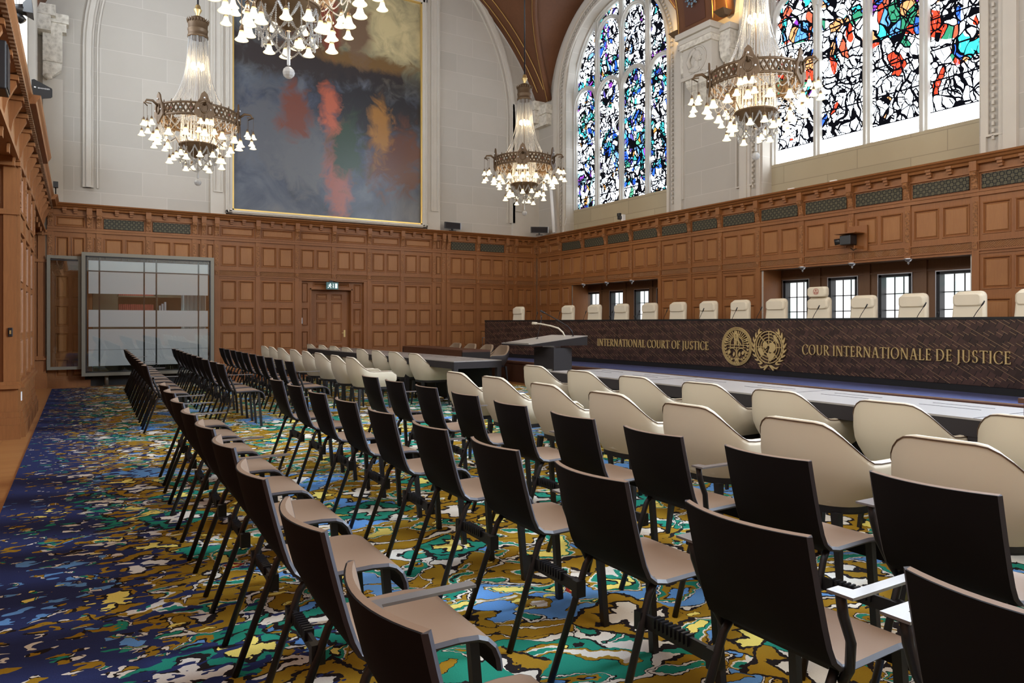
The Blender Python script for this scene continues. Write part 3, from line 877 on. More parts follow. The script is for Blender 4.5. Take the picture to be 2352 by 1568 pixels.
# stained-glass windows
def big_window(i, c, mat, lab):
    o = bpy.data.objects.new('window_%d' % i, None); C.objects.link(o); o['kind'] = 'structure'
    X = 11.50; r = WH - .03; g = MB()
    N = 32; base = 4.34
    for k in range(N):
        y0 = c - r + 2 * r * k / N; y1 = c - r + 2 * r * (k + 1) / N
        za = 7.5 + math.sqrt(max(0, r * r - (y0 - c) ** 2)); zb = 7.5 + math.sqrt(max(0, r * r - (y1 - c) ** 2))
        g.add([(X + .06, y0, base), (X + .06, y1, base), (X + .06, y1, zb), (X + .06, y0, za)], [(0, 1, 2, 3)])
    g.build('stained_glass', mat, o)
    t = MB(); pit = .965

    def bar(path, w_=.085, d=.13):
        # stone bar with a chamfered section running along path (y,z)
        n = len(path); vs = []; fs = []
        for k, (y, z) in enumerate(path):
            p0 = path[max(k - 1, 0)]; p1 = path[min(k + 1, n - 1)]; dy, dz = p1[0] - p0[0], p1[1] - p0[1]; L = math.hypot(dy, dz) or 1
            ny, nz_ = -dz / L, dy / L
            for (q, x) in ((-w_, 0), (-w_ * .8, -.05), (-w_ * .35, -.06), (-w_ * .25, -d + .03), (w_ * .25, -d + .03), (w_ * .35, -.06), (w_ * .8, -.05), (w_, 0)):
                vs.append((X + .055 + x, y + ny * q, z + nz_ * q))
        for k in range(n - 1):
            for j in range(7): fs.append((k * 8 + j, k * 8 + j + 1, k * 8 + 9 + j, k * 8 + 8 + j))
        t.add(vs, fs)
    for k in (-1, 0, 1):
        y = c + k * pit; bar([(y, base), (y, 7.5 + math.sqrt(r * r - (y - c) ** 2))])
    for k in (-1, 1): bar([(c + k * (r + .01), base), (c + k * (r + .01), 7.5)], .07)
    bar([(c + r * math.cos(PI * a / 32), 7.5 + r * math.sin(PI * a / 32)) for a in range(33)], .07)
    for k in range(4):
        yc = c + (k - 1.5) * pit
        bar([(yc + .45 * math.cos(PI * a / 14), 7.08 + .45 * math.sin(PI * a / 14)) for a in range(15)], .06)
        if k in (1, 2): bar([(yc + .45 * math.cos(PI * a / 14), 8.62 + .45 * math.sin(PI * a / 14)) for a in range(15)], .06)
    t.build('stone_tracery', 'tracery', o)
    s = MB(); s.box(X - .02, X + .12, c - WH, c + WH, 3.6, base + .01); s.box(X - .30, X + .1, c - WH, c + WH, 3.6, 3.70)
    s.build('window_sill', 'stone_sill', o)
    return o


big_window(1, WC[0], 'stained_a', ''); big_window(2, WC[1], 'stained_b', ''); big_window(3, WC[2], 'daylight_strong', '')  # third one is out of view, its glass a strong added fill glow


# low casement windows in the two recesses
def recess(y0, y1, cs, n0):
    b = MB(); X = 11.75
    b.box(XR + .24, X + .05, y1 - .002, y1 + .06, .45, 2.34); b.box(XR + .24, X + .05, y0 - .06, y0 + .002, .45, 2.34)
    b.box(XR - .0, X + .1, y0, y1, 2.315, 2.36)
    es = [y0 - .06]
    for c in sorted(cs): es += [c - .285, c + .285]
    es.append(y1 + .06)
    for i in range(0, len(es), 2):
        if es[i + 1] > es[i]: b.box(X, X + .06, es[i], es[i + 1], .45, 2.34)
    for i in range(1, len(es) - 1, 2): b.box(X, X + .06, es[i], es[i + 1], 2.12, 2.34); b.box(X, X + .06, es[i], es[i + 1], .45, .75)
    # pilasters and rails on the recess lining
    for k in range(len(cs) + 1):
        yy = sorted(cs)[0] - .49 + .97 * k
        if y0 < yy < y1: b.box(X - .03, X, yy - .05, yy + .05, .45, 2.315)
    b.box(X - .02, X, y0, y1, 2.13, 2.16)
    struct(b.build('trim_recess_lining', 'oak_dark'))
    jm = MB(); jm.box(XR, XR + .5, y1 - .012, y1, .45, 2.315); struct(jm.build('trim_recess_jamb', 'oak'))
    for k, c in enumerate(cs):
        o = bpy.data.objects.new('window_%d' % (n0 + k), None); C.objects.link(o); o['kind'] = 'structure'
        f = MB()
        for (a, b_, q0, q1) in ((c - .285, c - .235, .75, 2.12), (c + .235, c + .285, .75, 2.12), (c - .285, c + .285, 2.07, 2.12), (c - .285, c + .285, .75, .80)): f.box(X - .01, X + .16, a, b_, q0, q1)
        f.build('casement_frame', 'blackmetal', o)
        f = MB(); f.box(X - .02, X, c - .30, c + .30, 2.115, 2.13); f.box(X - .02, X, c + .285, c + .30, .75, 2.12); f.box(X - .02, X, c - .30, c - .285, .75, 2.12); f.build('steel_edge', 'steel', o)
        f = MB()
        for q in (-.078, .078): f.box(X + .12, X + .135, c + q - .008, c + q + .008, .8, 2.07)
        for z in (1.03, 1.27, 1.51, 1.79): f.box(X + .12, X + .135, c - .235, c + .235, z - .008, z + .008)
        f.build('glazing_bars', 'blackmetal', o)
        MB().box(X + .14, X + .15, c - .24, c + .24, .8, 2.08).build('window_pane', 'casement', o)
        h = MB(); h.box(X - .03, X + .0, c + .245, c + .265, 1.42, 1.50); h.sphere((X - .04, c + .25, 1.46), .018); h.build('window_catch', 'blackmetal', o)


recess(12.13, 15.4, [15.17, 14.20, 13.24, 12.32 + .12], 4)
recess(5.49, 9.21, [8.88, 7.90, 6.94, 5.97], 8)

# ---- ceiling: main barrel crossed by the window lunettes


def zmain(x): return 5 + math.sqrt(max(0, 6.45 ** 2 - (x - 5.27) ** 2))


def zvault(x, y):
    z = zmain(x)
    for c in WC + (-5.6,):
        d = abs(y - c)
        if d < 2.72: z = max(z, 7.2 + math.sqrt(2.72 ** 2 - d * d))
    return z


vx = [XL - .3 + (XR + .3 - XL) * i / 96 for i in range(97)]; vy = [YN + (YB - YN) * j / 180 for j in range(181)]
vm = MB(); vm.grid([[(x, y, zvault(min(max(x, -1.15), 11.7), y)) for x in vx] for y in vy])
ceil_o = struct(vm.build('ceiling', 'vault'))
rb = MB(); gl = MB()
for yc in (10.53, 17.0, 4.06, -2.4):
    ya, yb_ = (yc - .52, yc + .52) if yc < 16 else (16.62, 17.1)
    N = 60; P0 = []
    for i in range(N + 1):
        a = PI * i / N; P0.append((5.27 + 5.50 * math.cos(a), 7.35 + 3.95 * math.sin(a)))
    if yc > 16: P0 = [(5.27 + 6.0 * math.cos(PI * i / N), 7.45 + 3.7 * math.sin(PI * i / N)) for i in range(N + 1)]
    if yc > 16: continue
    rb.grid([[(x, ya, z) for x, z in P0], [(x, yb_, z) for x, z in P0]])
    for yy in (ya, yb_): rb.grid([[(x, yy, z) for x, z in P0], [(x, yy, max(z, zmain(min(max(x, -1.1), 11.6))) + .6) for x, z in P0]], False)
    for yy in (ya + .05, yb_ - .05): gl.tube([(x * .998 + .01, yy, z - .005) for x, z in P0], .012, 4)
rb.build('vault_rib', 'vault', ceil_o)
# diagonal groin ribs and gilded lines near the far corner
for c in WC[:2]:
    for sgn in (-1, 1):
        path = []
        for i in range(25):
            d = 2.70 * (1 - i / 24) + .0; y = c + sgn * d; z = 7.2 + math.sqrt(max(0, 2.72 ** 2 - d * d))
            dx = math.sqrt(max(0, 6.45 ** 2 - (z - 5) ** 2)); path.append((min(5.27 + dx, 11.2), y, z - .03))
        gl2 = MB(); gl2.tube(path, .09, 8); gl2.build('groin_rib', 'vault', ceil_o)
        gl.tube([(p[0] - .07, p[1], p[2] - .05) for p in path], .010, 4)
gl.tube([(5.27 + 6.42 * math.cos(a * .05), YB - .25, 5 + 6.42 * math.sin(a * .05)) for a in range(9, 30)], .012, 4)
gl.tube([(5.27 + 6.42 * math.cos(a * .05), YB - .55, 5 + 6.42 * math.sin(a * .05)) for a in range(9, 30)], .012, 4)
gl.build('gilded_lines', 'gold_line', ceil_o)
# painted rosette panels on the rib above the corbel
rp = MB()
for (a0, a1) in ((.02, .26),):
    for yc in (10.53,):
        pts = [(5.27 + 5.485 * math.cos(a0 + (a1 - a0) * i / 6), 7.35 + 3.935 * math.sin(a0 + (a1 - a0) * i / 6)) for i in range(7)]
        rp.grid([[(x, yc - .28, z) for x, z in pts], [(x, yc + .28, z) for x, z in pts]])
rp.build('painted_panel', 'rosette_ground', ceil_o)
rs = MB(); xx, zc = 5.27 + 5.46 * math.cos(.14), 7.35 + 3.93 * math.sin(.14)
for k in range(8):
    a = k * PI / 4
    for rr_, w_ in ((.11, .035), (.17, .02)): rs.sphere((xx - (.02 if rr_ < .12 else .02), 10.53 + rr_ * math.cos(a), zc + rr_ * math.sin(a)), .03, 8, 5, (.012, w_, w_))
rs.sphere((xx - .02, 10.53, zc), .03, 8, 5, (.012, .05, .05))
rs.build('painted_rosette', 'rosette_blue', ceil_o)

# ---- corbels
cb = bpy.data.objects.new('trim_corbel_pier', None); C.objects.link(cb); cb['kind'] = 'structure'
m = MB(); m.box(10.66, XR, 10.04, 11.02, 7.18, 7.30); m.box(10.72, XR, 10.08, 10.98, 7.08, 7.18); m.box(10.80, XR, 10.14, 10.92, 6.36, 7.0)
m.box(10.76, XR, 10.11, 10.95, 6.32, 6.40); m.box(10.95, XR, 9.80, 11.25, 7.12, 7.24); m.build('corbel_block', 'stone_plain', cb, bevel=.01)
m = MB(); m.box(10.74, XR, 10.10, 10.96, 6.96, 7.10); m.box(11.0, XR, 9.84, 10.12, 6.75, 7.12); m.box(11.0, XR, 10.94, 11.2, 6.75, 7.12)
sp = [(10.80, 6.34), (10.84, 6.2), (10.95, 6.12), (11.05, 5.95), (11.16, 5.85), (XR, 5.8), (XR, 6.34)]
m.prism(sp, 'y', 10.2, 10.86) if False else m.add([(x, 10.2, z) for x, z in sp] + [(x, 10.86, z) for x, z in sp], [tuple(range(7)), tuple(range(7, 14))] + [(k, (k + 1) % 7, 7 + (k + 1) % 7, 7 + k) for k in range(7)])
for y0 in (9.86, 10.96):
    sp2 = [(11.0, 6.75), (11.02, 6.62), (11.10, 6.55), (11.2, 6.45), (XR, 6.75)]
    m.add([(x, y0, z) for x, z in sp2] + [(x, y0 + .24, z) for x, z in sp2], [tuple(range(5)), tuple(range(5, 10))] + [(k, (k + 1) % 5, 5 + (k + 1) % 5, 5 + k) for k in range(5)])
m.build('corbel_carving', 'relief', cb)
m = MB()   # round medallion with a head in profile
for k in range(28):
    a0, a1 = 2 * PI * k / 28, 2 * PI * (k + 1) / 28
    m.tube([(10.79, 10.53 + .255 * math.cos(a0), 6.69 + .255 * math.sin(a0)), (10.79, 10.53 + .255 * math.cos(a1), 6.69 + .255 * math.sin(a1))], .018, 6, False)
m.sphere((10.80, 10.50, 6.74), .1, 14, 9, (.05, .085, .11)); m.sphere((10.80, 10.54, 6.79), .1, 12, 8, (.05, .11, .085))
m.sphere((10.79, 10.405, 6.735), .03, 8, 5, (.03, .028, .022)); m.sphere((10.79, 10.43, 6.66), .03, 8, 5, (.035, .035, .03))
m.sphere((10.80, 10.55, 6.58), .1, 12, 8, (.045, .07, .10)); m.sphere((10.80, 10.60, 6.50), .1, 12, 8, (.04, .16, .06))
m.tube([(10.79, 10.70, 6.54), (10.77, 10.74, 6.68), (10.77, 10.66, 6.83), (10.78, 10.56, 6.90)], [.045, .05, .04, .03], 8)
for k in range(11): m.box(10.785, 10.80, 10.36 + k * .032, 10.36 + k * .032 + .012 + .008 * (k % 3), 6.412, 6.432)
m.build('portrait_medallion', 'stone_plain', cb)
# corner capitals
cc = bpy.data.objects.new('trim_corner_capitals', None); C.objects.link(cc); cc['kind'] = 'structure'
m = MB()
for (x0, x1, y0, z0, z1) in ((10.86, 11.22, 16.70, 7.25, 7.5), (10.90, 11.22, 16.76, 6.9, 7.25), (11.0, 11.22, 16.35, 7.1, 7.35), (11.05, 11.22, 16.4, 6.8, 7.1),
                             (-.70, -.40, 16.7, 7.35, 7.56), (-.70, -.18, 16.86, 7.28, 7.46), (-.70, -.48, 16.72, 7.05, 7.35), (-.70, -.22, 16.9, 7.12, 7.28), (-.62, -.29, 16.9, 6.5, 7.12)):
    m.box(x0, x1, y0, YB, z0, z1)
m.lathe([(.0, -.06), (.06, -.04), (.07, 0), (.05, .05), (0, .06)], 12, (-.52, 16.88, 6.18)); m.prism([(-.62, 6.5), (-.29, 6.5), (-.31, 6.36), (-.45, 6.22), (-.55, 6.15), (-.62, 6.2)], 'y', 16.93, YB)
m.build('capital_carving', 'relief', cc)

# uplights beside the corbel
for k, (x, y, z, lab) in enumerate(((10.82, 9.86, 7.34, 'dark wedge uplight on the corbel, its right side nearest the chandelier'), (10.86, 11.16, 7.36, 'dark wedge uplight on the corbel, on its left side by the tall arch'))):
    u = thing('uplight', lab, 'lamp', (x, y, z), 0, 'uplights on the stone corbel')
    b = MB(); b.add([(-.13, -.13, .09), (.13, -.13, .09), (.13, .13, .09), (-.13, .13, .09), (-.03, -.08, 0), (.1, -.08, 0), (.1, .08, 0), (-.03, .08, 0)], [(3, 2, 1, 0), (4, 5, 6, 7), (0, 1, 5, 4), (1, 2, 6, 5), (2, 3, 7, 6), (3, 0, 4, 7)])
    b.build('housing', 'bronze', u); MB().box(-.09, .09, -.09, .09, .091, .095).build('lamp_glass', 'uplight_glow', u)

# ---- left wall
lw = MB()
lw.box(XL - 1.1, XL - 1.0, YN, YB, 0, 3.6)                       # back of the aisle bays
lw.box(XL - 1.0, -.62, 9.72, 12.85, .10, 3.36); lw.box(XL - 1.0, -.60, 16.95, YB, 0, 3.36); lw.box(XL - 1.0, -.62, YN, 2.6, 0, 3.36)
lw.box(XL - 1.0, -.60, YN, YB, 3.14, 3.62)
wall_left = struct(lw.build('wall_left', 'oak'))
ls = MB(); ls.box(XL - .3, XL - .05, YN, YB, 9.4, 12.5)
LW = [(14.0, 1.5), (7.4, 1.9), (.8, 1.9)]
ed = [YN]
for c, h in sorted(LW): ed += [c - h, c + h]
ed.append(YB)
for i in range(0, len(ed), 2): ls.box(XL - .3, XL - .05, ed[i], ed[i + 1], 3.62, 9.4)
for c, h in LW: ls.box(XL - .3, XL - .05, c - h, c + h, 3.62, 4.6)
ls.build('upper_stone', 'stone', wall_left)
for k, (c, h) in enumerate(LW):
    o = bpy.data.objects.new('window_%d' % (20 + k), None); C.objects.link(o); o['kind'] = 'structure'
    MB().box(XL - .29, XL - .27, c - h, c + h, 4.6, 9.4).build('window_glass', 'daylight', o)
    tr_ = MB()
    for q in (-.5, 0, .5): tr_.box(XL - .27, XL - .12, c + q * h - .07, c + q * h + .07, 4.6, 9.4)
    tr_.build('stone_tracery', 'tracery', o)
sm2 = MB()
for y0 in (15.9, 16.15, 16.45): sm2.box(XL - .05, XL + .06, y0, y0 + .08, 3.7, 8.5)
sm2.build('stone_moulding', 'stone_plain', wall_left)
Pl = lambda u, n, z: (-.62 + n, u, z)
# pier face panels, three bays of slim linenfold panels
m = MB(Pl); mf = MB(Pl); cv = MB(Pl)
pb = [9.80, 10.75, 11.75, 12.75]
for i in range(3):
    a, b = pb[i], pb[i + 1]
    sheet(m, mf, a, b, .62, 2.45, [(a + .12, b - .12, .66, 1.10), (a + .12, b - .12, 1.16, 1.72), (a + .12, b - .12, 1.78, 2.30)], n=.02)
    sheet(m, mf, a, b, 2.45, 3.14, [(a + .12, b - .12, 2.62, 3.05)], n=.02)
    cv.box(a + .1, b - .1, .02, .03, 2.38, 2.55)
    m.box(a - .02, b - .02, .0, .045, 2.34, 2.37); m.box(a, b, 0, .045, 2.56, 2.59)
    # stepped base
    for (n_, z0, z1, s_) in ((.10, 0, .16, .0), (.085, .16, .22, .02), (.07, .22, .29, .03), (.055, .29, .36, .04), (.045, .36, .56, .06), (.09, .56, .60, 0), (.065, .60, .63, .02)):
        m.box(a + s_, b - s_ - .03, 0, n_, z0, z1)
for u in pb: m.box(u - .06, u + .06, 0, .05, .1, 3.14); cv.box(u - .035, u + .035, .05, .06, 2.6, 3.1)
m.build('pier_panelling', 'oak', wall_left); mf.build('panel_fields', 'oak_field', wall_left); cv.build('carved_strip', 'carved', wall_left)
# fluted face of the pier and of the corner pilaster, turned to the camera
for (yf, x0, x1, z0) in ((9.72, -1.5, -.62, .1), (16.95, -1.5, -.60, .1)):
    m = MB()
    m.box(x1 - .10, x1 + .02, yf - .03, yf, .1, 3.14)
    k = 0; x = x1 - .13
    while x > x0: m.box(x - .022, x - .006, yf - .02, yf, .75, 2.45); m.box(x - .034, x - .022, yf - .008, yf, .75, 2.45); x -= .034
    for (n_, a_, b_) in ((.09, 0, .16), (.07, .16, .24), (.05, .24, .30), (.036, .30, .56), (.08, .56, .60), (.05, .60, .64), (.05, 2.50, 2.56), (.08, 3.04, 3.09), (.11, 3.09, 3.14)):
        m.box(x0, x1 + min(n_, .06), yf - n_, yf, a_, b_)
    m.build('fluted_pilaster', 'oak', wall_left)
    MB().box(x1 - .34, x1 - .13, yf - .04, yf, 2.62, 3.0).build('carved_capital', 'carved', wall_left)
# lintel mouldings over the openings
m = MB(Pl); m.box(YN, YB, .0, .05, 3.10, 3.15); m.box(YN, YB, 0, .03, 3.15, 3.22)
m.build('lintel_moulding', 'oak', wall_left)
# big console brackets, dentils and the deep cornice
cnm = MB(Pl)
pr = [(.0, 3.06), (.022, 3.06), (.03, 3.2), (.055, 3.34), (.10, 3.44), (.125, 3.49), (.12, 3.53), (0, 3.53)]
cnm.box(-.055, .055, 0, .14, 3.53, 3.575); cnm.box(-.05, .05, 0, .02, 3.0, 3.06)
cnm.add([(-.032, q, z) for q, z in pr] + [(.032, q, z) for q, z in pr], [tuple(range(8)), tuple(range(8, 16))] + [(k, (k + 1) % 8, 8 + (k + 1) % 8, 8 + k) for k in range(8)])
cproto = cnm.build('console_bracket', 'oak', wall_left); cproto.location = (0, 3.0, 0)
for k in range(1, 20):
    c2 = cproto.copy(); C.objects.link(c2); c2.parent = wall_left; c2.location = (0, 3.0 + k * .72, 0)
dm = MB(Pl)
for k in range(150): dm.box(2.6 + k * .096, 2.6 + k * .096 + .05, .13, .17, 3.58, 3.615)
dm.build('dentils', 'oak_dark', wall_left)
co = MB(Pl)
for (a, b, e) in ((YN, 9.15, -.035), (9.15, 12.5, .035), (12.5, 16.0, -.02), (16.0, YB, .04)):
    prof = [(0, 3.57), (.13, 3.60), (.15, 3.62), (.19 + e, 3.63), (.20 + e, 3.665), (.225 + e, 3.70), (.235 + e, 3.725), (-.2, 3.725)]
    n = len(prof); co.add([(a, q, z) for q, z in prof] + [(b, q, z) for q, z in prof], [tuple(range(n)), tuple(range(n, 2 * n))] + [(k, (k + 1) % n, n + (k + 1) % n, n + k) for k in range(n)])
co.build('cornice', 'oak', wall_left)
# wall behind the camera
nb = MB(); nb.box(XL - 1.2, XR + .9, YN - .25, YN, 0, 3.7); struct(nb.build('wall_front', 'oak'))
fw = bpy.data.objects.new('window_30', None); C.objects.link(fw); fw['kind'] = 'structure'
MB().box(1.2, 9.3, YN + .01, YN + .02, 4.8, 9.6).build('window_glass', 'daylight_soft', fw)  # unseen glowing pane, added behind the camera to brighten the hall
f = MB()
for k in range(7): f.box(1.2 + 1.35 * k - .08, 1.2 + 1.35 * k + .08, YN + .02, YN + .12, 4.8, 9.6)
for z in (4.8, 7.0, 9.6): f.box(1.1, 9.4, YN + .02, YN + .12, z - .08, z + .08)
f.build('stone_tracery', 'tracery', fw)
nb = MB(); nb.box(XL - 1.2, XR + .9, YN - .25, YN, 3.7, 12.5); struct(nb.build('wall_front_upper', 'stone')).name = 'wall_front_upper'

# small fittings on the left pier and cornice
s1 = thing('wall_switch', 'small black oval switch plate on the fluted oak pier edge', 'switch', (-.655, 9.687, 1.19))
MB().box(-.022, .022, -.012, 0, -.05, .05).build('plate', 'blackmetal', s1, bevel=.006); MB().box(-.008, .008, -.022, -.012, -.02, .02).build('toggle', 'brass', s1)
tag(MB().box(-.575, -.565, 9.95, 10.02, .40, .50).build('socket_plate', 'whiteplastic'), 'small white socket plate low on the oak pier', 'socket')
a = thing('antenna_paddle', 'black kite-shaped antenna paddle with white lettering on the left cornice', 'antenna', (-.37, 9.8, 3.73))
MB().prism([(-.097, .11), (-.095, .335), (-.07, .345), (.10, .265), (.105, .25), (.105, .17), (.09, .155)], 'y', -.008, .008).build('paddle', 'blackplastic', a)
MB().tube([(-.09, 0, 0), (-.09, 0, .15)], .012, 8).build('post', 'blackmetal', a)


def text(name, body, size, loc, rot, mat, parent, ext=.002, align='CENTER', sx=1):
    cu = bpy.data.curves.new(name, 'FONT'); cu.body = body; cu.size = size; cu.extrude = ext; cu.align_x = align
    o0 = bpy.data.objects.new(name, cu); C.objects.link(o0); bpy.context.view_layer.update(); me = bpy.data.meshes.new_from_object(o0.evaluated_get(bpy.context.evaluated_depsgraph_get())); bpy.data.objects.remove(o0); me.materials.clear(); me.materials.append(MT[mat]); o = bpy.data.objects.new(name, me); C.objects.link(o); o.location = loc; o.rotation_euler = rot; o.scale = (sx, 1, 1)
    if parent: o.parent = parent
    return o


MB().box(-.072, -.052, -.0095, -.008, .248, .262).build('maker_mark', 'whiteplastic', a)
text('maker_lettering', 'SENNHEISER', .021, (.022, -.0095, .243), (PI / 2, 0, .0), 'whiteplastic', a, .0006, sx=1.0)
b = thing('spotlight', 'black stage spotlight with flared hood on the left cornice', 'lamp', (-.5, 9.0, 3.73))
MB().tube([(-.06, 0, 0), (-.06, 0, .78)], .014, 8).build('stand', 'blackmetal', b)
q = MB(); q.tube([(-.10, .0, .80), (.02, 0, .83)], .055, 12); q.tube([(-.06, 0, .77), (.0, 0, .70)], .04, 8); q.build('body', 'blackplastic', b)
q = MB(); q.add([(0, -.05, .79), (0, .05, .79), (0, .05, .88), (0, -.05, .88), (.09, -.11, .77), (.09, .11, .77), (.075, .11, .95), (.075, -.11, .95)], [(0, 1, 5, 4), (1, 2, 6, 5), (2, 3, 7, 6), (3, 0, 4, 7)]); q.build('hood', 'blackplastic', b)
q = thing('loudspeaker', 'small black loudspeaker under the left cornice at the photo edge', 'speaker', (-.52, 6.5, 3.02))
MB().box(-.03, .06, -.05, .2, 0, .36).build('cabinet', 'blackplastic', q, bevel=.01); MB().box(.061, .066, -.03, .18, .02, .34).build('speaker_grille', 'tableside', q)
tag(MB().box(-.42, -.34, 15.95, 16.05, 3.85, 3.96).tube([(-.38, 16.0, 3.73), (-.38, 16.0, 3.86)], .012, 6).build('small_speaker', 'blackplastic'), 'tiny black loudspeaker on the left cornice near the far corner', 'speaker')


# ------------------------------------------------------------------ glazed booth in the back-left corner
bo = thing('glazed_booth', 'grey-framed glass booth with frosted bands in the back left corner', 'booth', (0, 0, 0))
f = MB()


def frame(x0, x1, y0, y1, z0, z1, w_):
    f.box(x0, x0 + w_, y0, y1, z0, z1); f.box(x1 - w_, x1, y0, y1, z0, z1); f.box(x0 + w_, x1 - w_, y0, y1, z1 - w_, z1); f.box(x0 + w_, x1 - w_, y0, y1, z0, z0 + w_)


frame(.04, 2.52, 16.72, 16.80, .22, 2.72, .07); f.box(2.47, 2.52, 16.8, 17.04, .22, 2.64); f.box(.04, .09, 16.8, 17.04, .22, 2.72); f.box(.04, 2.52, 16.8, 17.04, .22, .27); f.box(.04, 2.52, 16.8, 17.04, 2.66, 2.72)
f.build('front_frame', 'boothframe', bo)
f = MB(); frame(-.55, .04, 16.84, 16.90, .36, 2.64, .06); f.build('side_frame', 'boothframe', bo)
f = MB()
for (x0, x1, z0, z1) in ((.11, 2.45, 2.625, 2.65), (.11, .13, .29, 2.65), (2.43, 2.45, .29, 2.65), (.11, 2.45, .29, .305)): f.box(x0, x1, 16.715, 16.735, z0, z1)
f.box(-.49, -.02, 16.838, 16.85, 2.54, 2.57); f.build('black_gasket', 'blackmetal', bo)
MB().box(.12, 2.44, 16.74, 16.748, .29, 2.64).build('front_glass', 'glass', bo); MB().box(-.49, -.02, 16.86, 16.868, .42, 2.58).build('side_glass', 'glass', bo)
fz = MB()
VX = [.16, .335, .365, 1.145, 1.175, 1.375, 1.405, 2.195, 2.225, 2.40]
for k in range(0, 10, 2):
    for (z0, z1) in ((2.36, 2.56), (1.89, 2.335), (1.215, 1.56), (.75, 1.17), (.42, .745)): fz.box(VX[k], VX[k + 1], 16.752, 16.756, z0, z1)
fz.build('frosted_bands', 'frosted', bo)
pm = MB()
for x in (.35, 1.16, 1.39, 2.21): pm.box(x - .012, x + .012, 16.76, 16.80, .30, 2.62)
pm.box(.12, 2.44, 16.77, 16.80, 2.335, 2.36); pm.build('inner_posts', 'blackmetal', bo)
lg = MB(); lg.tube([(.48, 16.86, 0), (.48, 16.86, .25)], .038, 12); lg.box(.42, .54, 16.8, 16.92, .012, .02); lg.build('leg', 'boothframe', bo)
lg = MB(); lg.tube([(2.25, 16.86, 0), (2.25, 16.86, .25)], .038, 12); lg.build('leg', 'boothframe', bo)
ni = MB(); ni.box(.1, 2.5, 17.05, 17.06, 0, .30); ni.build('skirting', 'blackpanel', bo)  # black sheet standing in for the shadow below the booth
# interior room behind
it = MB(); it.box(-.2, 2.9, 18.25, 18.3, 0, 2.5); it.box(-.2, -.15, YB + .25, 18.3, 0, 2.5); it.box(2.85, 2.9, YB + .25, 18.3, 0, 2.5); it.box(-.2, 2.9, YB + .25, 18.3, 2.45, 2.5)
struct(it.build('wall_booth_room', 'oak_dark'))
sh = thing('bookshelf', 'olive grey bookshelf seen through the clear band of the booth', 'bookshelf', (0, 0, 0))
s_ = MB(); s_.box(.25, .7, 17.9, 18.2, 0, 2.3); s_.box(.7, 2.3, 18.15, 18.2, 0, 2.3)
for x in (.7, 1.48, 2.28): s_.box(x, x + .03, 17.9, 18.2, 0, 2.3)
for z in (.4, .9, 1.44, 1.87, 2.28): s_.box(.7, 2.3, 17.9, 18.2, z, z + .03)
s_.build('carcass', 'cabinet', sh)
rb_ = MB().box(-.017, .017, -.1, .1, 0, .24)
bkp = rb_.build('bound_volume', 'books_red'); bkp.location = (.76, 18.03, 1.47); tag(bkp, 'red bound volume on the shelf inside the glass booth', 'book', 'red bound volumes in the booth bookshelf')
for k in range(1, 36):
    c2 = bkp.copy(); C.objects.link(c2)
    c2.location = (.76 + .0385 * k, 18.03, 1.47 if k < 18 else 1.47)
    if k >= 18: c2.location = (.76 + .0385 * (k - 18), 18.03, 1.90)
    c2['group'] = 'red bound volumes in the booth bookshelf'
for k in range(3):
    c2 = MB().box(-.02, .02, -.1, .1, 0, .22 + .04 * k).build('binder', 'books_grey'); c2.location = (1.56 + .055 * k, 18.03, 1.47); tag(c2, 'pale grey binder beside the red volumes in the booth shelf', 'binder', 'pale binders in the booth bookshelf')
cu = MB(); cu.grid([[(1.95 + .02 * i, 17.5 + .03 * math.sin(i * 1.5), z) for i in range(42)] for z in (.3, 2.4)]); tag(cu.build('curtain', 'curtain'), 'pale blue curtain at the right inside the glass booth', 'curtain')
dk = thing('booth_desk', 'white topped desk inside the glass booth behind the frosted band', 'desk', (0, 0, 0))
MB().box(.15, 2.0, 17.4, 17.75, .93, .97).build('desktop', 'whiteplastic', dk); MB().box(.2, .25, 17.45, 17.7, 0, .93).box(1.9, 1.95, 17.45, 17.7, 0, .93).build('leg', 'steel', dk)


l = bpy.data.lights.new('booth_room_lamp', 'AREA'); l.energy = 12; l.size = 1.0; l.color = (.95, .97, 1)  # added fill light, no fixture, brightens the booth and its frosted bands
lo = bpy.data.objects.new('booth_room_lamp', l); C.objects.link(lo); lo.location = (1.3, 17.7, 2.445)


# ------------------------------------------------------------------ bench
def cx(Y): return 9.5 - (Y - 9) ** 2 / 76


be = thing('judges_bench', 'long curved dark walnut bench front with gold court lettering', 'bench', (0, 0, 0))
YA, YZ = -1.0, 15.96
NS = 90; ys = [YA + (YZ - YA) * i / NS for i in range(NS + 1)]


def strip(m, off0, off1, z0, z1, ys=ys):
    a = [[(cx(y) + off0, y, z0) for y in ys], [(cx(y) + off0, y, z1) for y in ys], [(cx(y) + off1, y, z1) for y in ys], [(cx(y) + off1, y, z0) for y in ys], [(cx(y) + off0, y, z0) for y in ys]]
    m.grid(a, False)
    for k in (0, -1): y = ys[k]; m.add([(cx(y) + off0, y, z0), (cx(y) + off1, y, z0), (cx(y) + off1, y, z1), (cx(y) + off0, y, z1)], [(0, 1, 2, 3)])


